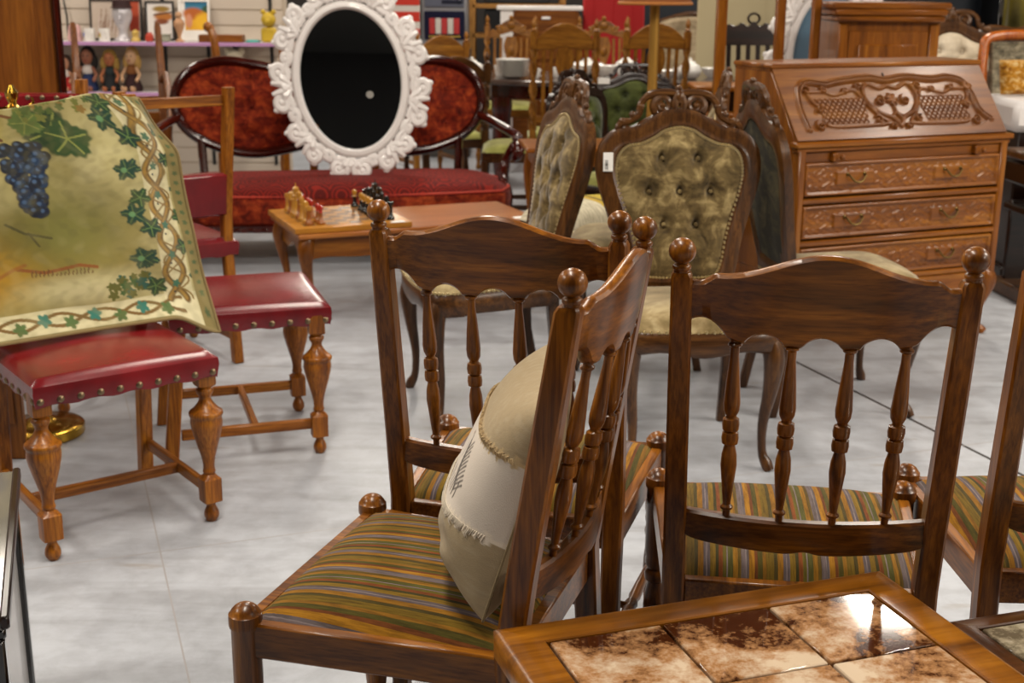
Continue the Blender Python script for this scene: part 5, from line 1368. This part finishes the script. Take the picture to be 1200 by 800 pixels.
for i, cc_ in enumerate(('#1c120c', '#8a6a2a', '#2a1810', '#a07a30', '#1a1210', '#3a2418')):
    b = MB(); b.box((0, 0, .065), (.028, .14, .13), .003); o = b.build('book', plain('book_%d' % i, cc_, rough=.6)); o.location = (2.30 + i * .032, 8.52, .833)
    tag(o, ('dark', 'golden', 'dark brown', 'tan golden', 'black', 'brown')[i] + ' book standing on the lower visible shelf of the black bookcase', 'book', 'books in the black bookcase')

# ---------------------------------------------------------------- wall shelves on the left with pictures, dolls and ornaments
WY = 9.2
M_pink = plain('pink_shelf_edge', '#b98ab8', rough=.5)
def wshelf(label, x0, x1, z, d=.30):
    t = thing('wall_shelf', label, 'shelf', ((x0 + x1) / 2, WY - d / 2 - .012, z), 0, 'lilac edged wall shelves')
    b = MB(); b.box((0, 0, -.010), (x1 - x0, d, .018), .002); b.build('board', M_white, t)
    b = MB(); b.box((0, -d / 2 - .004, -.010), (x1 - x0, .01, .024), .002); b.build('edging', M_pink, t)
    for x in (-.35, .35):
        b = MB(); b.prism([(d / 2, -.02), (-d / 2 + .05, -.02), (d / 2, -.12)], lambda y, z_, dd, x=x: (x * (x1 - x0) + dd, y, z_), -.006, .006, .001); b.build('bracket', M_blackmetal, t)
    return t
S1, S2, S2x = .955, .622, -2.33
wshelf('lilac edged shelf with the pictures, cups and silver head', -3.6, -1.60, S1)
wshelf('lilac edged shelf with the dolls, lower one', -3.6, -2.37, S2)
SY = WY - .16
M_art = vcol('art_print', .5)
def frame(label, x, w, h, fcol, paint, z=S1, fw=.014, lean=.10):
    t = thing('framed_picture', label, 'picture', (x, WY - .075, z + .001), 0, 'framed pictures on the shelf'); M = rotx(-lean)
    b = MB()
    b.box((-(w - fw) / 2, 0, h / 2), (fw, .018, h), .002, M); b.box(((w - fw) / 2, 0, h / 2), (fw, .018, h), .002, M); b.box((0, 0, fw / 2), (w - 2 * fw, .018, fw), .002, M); b.box((0, 0, h - fw / 2), (w - 2 * fw, .018, fw), .002, M)
    b.build('frame', plain('frame_' + fcol, fcol, rough=.4), t)
    flat_picture('print', w - 2 * fw + .004, h - 2 * fw + .004, 60, paint, M_art, t, M @ T(0, -.002, fw - .002))
def art1(u, v):
    p = Paint(u, v, '#b9a99a')
    for i in range(14): p.line([(.04 + .012 * i, .03 + .02 * math.sin(i)), (.06 + .011 * i, .15 + .05 * math.sin(i * 2))], .004, random.Random(i).choice(['#8a6a58', '#c9b9b0', '#a58a7a']))
    p.rect(.26, .05, .36, .30, '#8f3018'); p.circle(.30, .2, .05, '#b0482a'); p.rect(.33, .02, .4, .32, '#c9b8a4')
    return p
def art2(u, v):
    p = Paint(u, v, '#d8d2cc'); p.circle(.10, .20, .04, '#8a6a1c', .3, 1.5, .5); p.circle(.115, .15, .05, '#a8641c', .3, 1.3, .6); p.circle(.10, .115, .03, '#7a3a10', .3, 1.6, .6); p.line([(.05, .16), (.18, .18)], .006, '#4a2a10')
    return p
def art3(u, v):
    p = Paint(u, v, '#e2ded8'); p.rect(.035, .06, .215, .29, '#2a7a9a'); p.rect(.035, .22, .215, .29, '#1f6a8a'); p.rect(.035, .06, .215, .19, '#d8a010'); p.circle(.09, .17, .05, '#b05a14', .3, 1.4, .8); p.circle(.19, .20, .03, '#2a4a2a', .3, 1.3, .8); p.circle(.06, .12, .03, '#c98a6a', .3, .8, 1.6); p.circle(.15, .12, .05, '#e0ac18', .4)
    return p
frame('dark framed pale picture behind the silver head', -2.73, .36, .275, '#15110f', art1)
frame('dark framed picture of a brown bird shape on white, right of the silver head', -2.43, .20, .265, '#1a1512', art2)
frame('white framed picture of a yellow field under a blue sky', -2.195, .215, .275, '#e4e0da', art3)
def tagp(o, l, c, g=None): tag(o, l, c, g)
# small ornaments on the upper shelf
def orn(b, name, label, cat, x, mat, z=S1, y=None, g=None, col=None):
    o = b.build(name, mat, None, col=col); o.location = (x, (WY - .20) if y is None else y, z); tag(o, label, cat, g); o.scale = (1.15, 1.15, 1.3) if name == 'plush_toy' else (.85, .85, .9) if name == 'vase' else (1, 1, 1); return o
b = MB(); b.lathe([(.055, 0), (.06, .02), (.05, .08), (.045, .115), (.02, .12), (.001, .12)], 14); orn(b, 'vase', 'pale pink vase at the left end of the upper lilac shelf', 'vase', -2.975, plain('pale_pink', '#d3a8a6', rough=.4))
def mug(x, label, cols):
    t = thing('mug', label, 'mug', (x, WY - .22, S1), -1.0, 'painted mugs on the shelf'); t.scale = (.82,) * 3
    b = MB(); b.lathe([(.042, 0), (.045, .005), (.045, .105), (.040, .105), (.040, .01), (.001, .008)], 18); b.build('body', M_china, t)
    b = MB(); b.tube(catmull([(.044, 0, .085), (.075, 0, .08), (.075, 0, .035), (.044, 0, .025)], 4), .006, 6); b.build('handle', M_china, t)
    for i, c_ in enumerate(cols):
        b = MB(); b.sphere((-.02 + .02 * i, -.042, .05 + .012 * (i % 2)), .014, 8, 6, (.8, .35, 1.5)); b.build('painted_motif', plain('motif_%s' % c_, c_, rough=.4), t)
mug(-2.87, 'white mug with blue motif, left of the flowered mug on the upper shelf', ['#2a4a9a', '#3a5aa8'])
mug(-2.77, 'white mug with flower motif, directly left of the silver head', ['#5a7a3a', '#b04a6a', '#b9a03a'])
t = thing('head_bust', 'silver white display head wearing a dark maroon hat, on the upper shelf', 'bust', (-2.655, WY - .17, S1)); t.scale = (.82, .82, .82)
b = MB(); b.lathe(smooth_profile([(.075, 0), (.07, .02), (.04, .04), (.036, .09), (.05, .12), (.072, .17), (.080, .21), (.074, .26), (.05, .295), (.001, .31)], 3), 20); b.sphere((0, -.075, .185), .016, 8, 6, (.8, 1.2, 1.4)); b.sphere((0, -.064, .145), .02, 8, 5, (1.2, .6, .5)); b.sphere((-.03, -.062, .205), .016, 8, 5, (1.2, .5, .6)); b.sphere((.03, -.062, .205), .016, 8, 5, (1.2, .5, .6)); b.build('head', plain('silver_white', '#c0bcc0', rough=.25, metal=.3), t)
b = MB(); b.lathe([(.09, .268), (.088, .275), (.076, .28), (.07, .33), (.06, .335), (.001, .338)], 20); b.build('hat', plain('maroon_hat', '#2a0a0c', rough=.7), t)
b = MB(); b.lathe([(.03, 0), (.032, .01), (.02, .03), (.026, .06), (.012, .075), (.001, .08)], 12); orn(b, 'figurine', 'small yellowish figurine right of the silver head', 'figurine', -2.565, plain('yellowish', '#b99a4a', rough=.5))
b = MB(); b.box((0, 0, .025), (.05, .05, .05), .008); b.lathe([(.02, .05), (.015, .06), (.001, .062)], 10); orn(b, 'red_pot', 'small red pot in front of the brown bird picture', 'pot', -2.47, plain('red_pot', '#a8321a', rough=.5))
b = MB(); b.box((0, 0, .022), (.09, .06, .044), .008); b.box((0, 0, .046), (.094, .064, .008), .002); orn(b, 'trinket_box', 'small grey trinket box between the bird picture and the yellow field picture', 'box', -2.375, plain('grey_trinket', '#8a8a7a', rough=.5))
t = thing('wooden_figure', 'slim pale wooden figure in front of the yellow field picture', 'figure', (-2.265, WY - .20, S1))
b = MB(); b.lathe(smooth_profile([(.03, 0), (.03, .01), (.012, .02), (.014, .05), (.034, .10), (.036, .13), (.012, .16)], 3), 12); b.build('body', plain('pale_wood_fig', '#b0845f', rough=.6), t)
b = MB(); b.sphere((0, 0, .175), .024, 10, 7); b.build('head', plain('pale_wood_fig2', '#b88f6a', rough=.6), t)
b = MB(); b.box((0, 0, .025), (.30, .10, .05), .006); orn(b, 'wooden_box', 'long flat reddish brown wooden box on the upper lilac shelf', 'box', -1.98, panel_wood['x'])
b = MB(); b.lathe([(.05, 0), (.056, .006), (.042, .014), (.04, .018), (.001, .018)], 20); orn(b, 'turquoise_dish', 'flat turquoise dish at the right end of the upper shelf', 'dish', -1.77, plain('turquoise', '#4f9a94', rough=.4))
b = MB(); b.box((0, 0, .05), (.10, .06, .10), .02); b.sphere((0, 0, .15), .05, 10, 8); b.sphere((-.035, 0, .20), .018, 7, 5); b.sphere((.035, 0, .20), .018, 7, 5); b.sphere((0, -.05, .14), .02, 7, 5)
orn(b, 'toy', 'yellow and purple toy peeking out left of the white mirror', 'toy', -1.66, plain('toy_yellow', '#b99a20', rough=.6))
b = MB(); b.sphere((0, 0, .07), .07, 12, 9); b.sphere((0, -.01, .16), .058, 12, 9); b.sphere((-.04, 0, .21), .02, 8, 6); b.sphere((.04, 0, .21), .02, 8, 6); b.sphere((0, -.06, .15), .022, 8, 6); b.sphere((-.07, -.03, .06), .03, 8, 6); b.sphere((.07, -.03, .06), .03, 8, 6)
wshelf('short lilac edged shelf behind the red sofa, carrying the white plush toy', -2.35, -1.66, .622)
orn(b, 'plush_toy', 'round white plush toy above the back of the red sofa', 'plush toy', -1.90, plain('white_plush', '#c9c0a8', rough=.95, sheen=.3), .622)
b = MB(); b.box((0, 0, .06), (.14, .14, .12), .01); b.lathe([(.05, .12), (.05, .13), (.001, .131)], 12); orn(b, 'black_speaker', 'small black box on the short shelf behind the left end of the sofa', 'box', -2.2, M_black, .622)
def doll(label, x, hair, dress, top, skin='#b9805f', s=1.0, hr=.085):
    t = thing('doll', label, 'doll', (x, WY - .20, S2 + .002), random.Random(int(x * 100)).uniform(-.2, .2), 'dolls on the lower shelf'); t.scale = (s * .74, s * .74, s * .9)
    b = MB(); b.lathe(smooth_profile([(.075, 0), (.08, .02), (.06, .07), (.04, .11), (.046, .145), (.03, .165), (.015, .175)], 3), 14); b.build('dress', plain('dress_' + dress, dress, rough=.85), t)
    b = MB(); b.lathe(smooth_profile([(.042, .115), (.05, .14), (.034, .168), (.016, .174)], 3), 14); b.build('collar', plain('collar_' + top, top, rough=.85), t)
    b = MB(); b.lathe([(.014, .17), (.014, .185)], 8); b.sphere((0, 0, .225), .05, 14, 10, (1, 1, 1.1)); b.sphere((0, -.05, .22), .009, 7, 5)
    for sx in (-1, 1):
        b.tube([(sx * .04, -.01, .155), (sx * .075, -.03, .11), (sx * .06, -.07, .07)], [.016, .013, .013], 7)
        b.tube([(sx * .03, -.05, .015), (sx * .04, -.12, .018), (sx * .04, -.125, .035)], [.018, .015, .012], 7)
    b.build('body', plain('skin_' + skin, skin, rough=.6), t)
    b = MB(); b.sphere((0, .022, .24), .062, 14, 9, (hr / .06 * .72, .85, .95))
    for sx in (-1, 1): b.sphere((sx * hr * .62, .012, .19), .042, 10, 7, (.8, .7, 1.3))
    b.build('hair', plain('hair_' + hair, hair, rough=.8), t)
    b = MB()
    for sx in (-1, 1): b.sphere((sx * .018, -.046, .235), .006, 6, 4)
    b.build('eyes', M_ink, t)
    b = MB(); b.sphere((0, -.049, .203), .008, 6, 4, (1.4, .5, .6)); b.build('mouth', plain('lip_red', '#8f2a22', rough=.5), t)
doll('dark-haired doll with blue dress and white sleeves, left on the lower shelf', -2.905, '#120c0a', '#16264f', '#c9bfb8', '#8f5a42', 1.12)
doll('doll with big curly blond hair and black dress, middle of the lower shelf', -2.755, '#9a7a38', '#121518', '#1f2a2c', '#a8663f', 1.05, .085)
doll('blond doll in a dark red velvet coat, right on the lower shelf', -2.605, '#b08a4a', '#2a0a0c', '#7a4a20', '#c9a07a', 1.12, .075)
doll('small doll in red and white, partly hidden behind the wardrobe', -3.06, '#3a2418', '#a81a1a', '#d8d0c8', '#c08a6a', .9)
# wire picture easel
t = thing('wire_rack', 'thin black wire rack on the wall at the left, above the pink vase', 'rack', (-3.18, WY - .06, S1 + .18))
b = MB(); b.tube([(-.10, 0, .0), (-.10, 0, .14), (.10, -.02, .14), (.12, -.02, -.02), (.12, -.02, -.17)], .007, 6); b.tube([(.02, 0, .35), (.02, 0, -.17)], .006, 6); b.build('wire', M_blackmetal, t)
# ---------------------------------------------------------------- room
def floor_mat():
    m, nt, b = newmat('polished_concrete')
    t = N(nt, 'ShaderNodeTexCoord'); g = t.outputs['Object']
    a = noise(nt, g, 1.1, 6, .6, .4); f = noise(nt, g, 14, 5, .65, .3)
    st = noise(nt, coords(nt, (.5, 4, 1), 'Object', (0, 0, .5)), 2.2, 5, .6, .6)
    c = ramp(nt, a, [(.3, '#9fa2a9'), (.55, '#b4b8bf'), (.75, '#c3c6cc')])
    c = mix(nt, .35, c, ramp(nt, f, [(.3, '#b5b1ae'), (.6, '#ffffff')]), 'MULTIPLY')
    c = mix(nt, .30, c, ramp(nt, st, [(.35, '#a59f9a'), (.55, '#ffffff')]), 'MULTIPLY')
    # faint ochre scuffs
    sc = ramp(nt, noise(nt, coords(nt, (1.2, 5, 1), 'Object', (0, 0, -.35)), 2.0, 3, .5), [(.66, '#ffffff'), (.74, '#d3bfa6')])
    c = mix(nt, .6, c, sc, 'MULTIPLY')
    # slab joints
    sep = N(nt, 'ShaderNodeVectorMath', operation='DOT_PRODUCT'); sep.inputs[1].default_value = (.941, .338, 0); nt.links.new(g, sep.inputs[0])
    sep2 = N(nt, 'ShaderNodeVectorMath', operation='DOT_PRODUCT'); sep2.inputs[1].default_value = (-.338, .941, 0); nt.links.new(g, sep2.inputs[0])
    for src, cc_, w, dark in ((sep.outputs['Value'], 2.566, .0065, '#2e2c2c'), (sep.outputs['Value'], .18, .002, '#a09d9d'), (sep2.outputs['Value'], 3.05, .002, '#a09d9d'), (sep.outputs['Value'], 4.95, .006, '#3e3c3c'), (sep.outputs['Value'], -2.2, .0025, '#8f8c8c')):
        s1 = N(nt, 'ShaderNodeMath', operation='SUBTRACT'); s1.inputs[1].default_value = cc_; nt.links.new(src, s1.inputs[0])
        s2 = N(nt, 'ShaderNodeMath', operation='ABSOLUTE'); nt.links.new(s1.outputs[0], s2.inputs[0])
        s3 = N(nt, 'ShaderNodeMath', operation='LESS_THAN'); s3.inputs[1].default_value = w; nt.links.new(s2.outputs[0], s3.inputs[0])
        c = mix(nt, s3.outputs[0], c, S4(dark))
    nt.links.new(c, b.inputs['Base Color'])
    nt.links.new(ramp(nt, f, [(.3, '#909090'), (.7, '#b8b8b8')]), b.inputs['Roughness'])
    setb(b, spec=.4)
    return m
XL, XR, YB, YF, ZC = -5.2, 6.2, -4.5, 12.6, 3.5
b = MB(); b.box(((XL + XR) / 2, (YB + YF) / 2, -.06), (XR - XL + .4, YF - YB + .4, .12), .001); structure(b.build('floor', floor_mat()))
M_dark = plain('dark_wall', '#1b1a1c', rough=.8); M_ceil = plain('dark_ceiling', '#3a3836', rough=.9)
M_wall = plain('warm_white_wall', '#8f8578', rough=.85)
b = MB(); b.box(((XL + XR) / 2, (YB + YF) / 2, ZC + .06), (XR - XL + .4, YF - YB + .4, .12), .001); structure(b.build('ceiling', M_ceil))
b = MB(); b.box(((XL + XR) / 2, YF + .06, ZC / 2), (XR - XL + .4, .12, ZC), .001); structure(b.build('wall_back', plain('back_wall_dark', '#26211e', rough=.8)))
b = MB(); b.box(((XL + XR) / 2, YB - .06, ZC / 2), (XR - XL + .4, .12, ZC), .001); structure(b.build('wall_front', M_dark))
b = MB(); b.box((XL - .06, (YB + YF) / 2, ZC / 2), (.12, YF - YB, ZC), .001); structure(b.build('wall_left', M_wall))
b = MB(); b.box((XR + .06, (YB + YF) / 2, ZC / 2), (.12, YF - YB, ZC), .001); structure(b.build('wall_right', M_wall))
b = MB(); b.box(((XL - 1.585) / 2, WY + .06, ZC / 2), (-1.585 - XL, .12, ZC), .002)
z = .1
structure(b.build('wall_partition', plain('slat_wall', '#b8a997', rough=.7)))
b = MB()
for i in range(26):
    b.box(((XL - 1.60) / 2, WY - .004, .06 + i * .105), (-1.60 - XL, .006, .094), .002)
structure(b.build('trim_1', plain('slat_board', '#c2b5a6', rough=.6)))
b = MB()
for x in (-4.0, -3.235, -2.42, -2.12, -1.68): b.box((x, WY - .010, 1.1), (.022, .014, 2.0), .002)
structure(b.build('trim_2', M_blackmetal))
# olive curtain in the upper right corner
n = 120; u, v = np.meshgrid(np.linspace(0, 1, n), np.linspace(0, 1, 8), indexing='ij')
b = MB(); b.grid(np.stack([2.85 + u * 1.6, 9.3 + .05 * np.sin(u * 70) , 1.07 + v * 1.9], -1))
cu_ = b.build('curtain', plain('olive_curtain', '#7a6c1c', rough=.9, sheen=.2), None, 0); tag(cu_, 'olive yellow pleated curtain in the upper right corner', 'curtain')
md = cu_.modifiers.new('t', 'SOLIDIFY'); md.thickness = .006
b = MB(); b.tube([(2.75, 9.3, 2.98), (4.55, 9.3, 2.98)], .018, 8); b.tube([(4.5, 9.3, 0), (4.5, 9.3, 2.99)], .018, 8); b.tube([(2.8, 9.3, 0), (2.8, 9.3, 2.99)], .018, 8); o = b.build('curtain_rail', M_blackmetal); tag(o, 'black metal stand that carries the olive curtain', 'curtain rail')

# ---------------------------------------------------------------- lamps
WARM = (1.0, .91, .79)
def panel(x, y, w, l, power, i):
    t = thing('ceiling_light', 'long ceiling light panel above the shop floor', 'ceiling light', (x, y, ZC - .03), 0, 'ceiling light panels')
    b = MB(); b.box((0, 0, 0), (w + .06, l + .06, .05), .005); b.build('housing', M_white, t)
    ld = bpy.data.lights.new('panel_light', 'AREA'); ld.shape = 'RECTANGLE'; ld.size = w; ld.size_y = l; ld.energy = power; ld.color = WARM
    lo = bpy.data.objects.new('panel_light', ld); C.objects.link(lo); lo.parent = t; lo.location = (0, 0, -.035)
i = 0
for x in (-3.4, -.4, 2.35):
    for y in (1.9, 4.9, 8.0, 11.0):
        panel(x if x < 1 or y > 6 else 3.9, y, .35, 1.5, POWER * ({1.9: 1.35, 4.9: .95 if x > 1 else .75, 8.0: .95, 11.0: .85}[y]), i); i += 1
for y in (-.6, 2.4): panel(5.0, y, .35, 1.5, POWER * 2.6, i)
w = bpy.data.worlds.new('world'); bpy.context.scene.world = w; w.use_nodes = True
w.node_tree.nodes['Background'].inputs[0].default_value = (.9, .95, 1, 1); w.node_tree.nodes['Background'].inputs[1].default_value = .03

# ---------------------------------------------------------------- camera
f, p, r, H = 1517.54, .269757, .00733, 1.35347
c_, s_2 = math.cos(r), math.sin(r)
fw = Vector((0, math.cos(p), -math.sin(p))); up0 = Vector((0, math.sin(p), math.cos(p))); ri0 = Vector((1, 0, 0))
ri = ri0 * c_ + up0 * s_2; upc = up0 * c_ - ri0 * s_2
cam = bpy.data.cameras.new('camera'); co = bpy.data.objects.new('camera', cam); C.objects.link(co)
bk = -fw
co.matrix_world = Matrix(((ri.x, upc.x, bk.x, 0), (ri.y, upc.y, bk.y, 0), (ri.z, upc.z, bk.z, H), (0, 0, 0, 1)))
cam.sensor_width = 36; cam.lens = f / 1200 * 36; cam.clip_start = .05; cam.clip_end = 60
cam.dof.use_dof = True; cam.dof.focus_distance = 2.05; cam.dof.aperture_fstop = 7.5
sc = bpy.context.scene; sc.camera = co
sc.view_settings.view_transform = 'Standard'; sc.view_settings.look = 'None'; sc.view_settings.gamma = 1; sc.view_settings.use_curve_mapping = False
sc.view_settings.exposure = EXPO
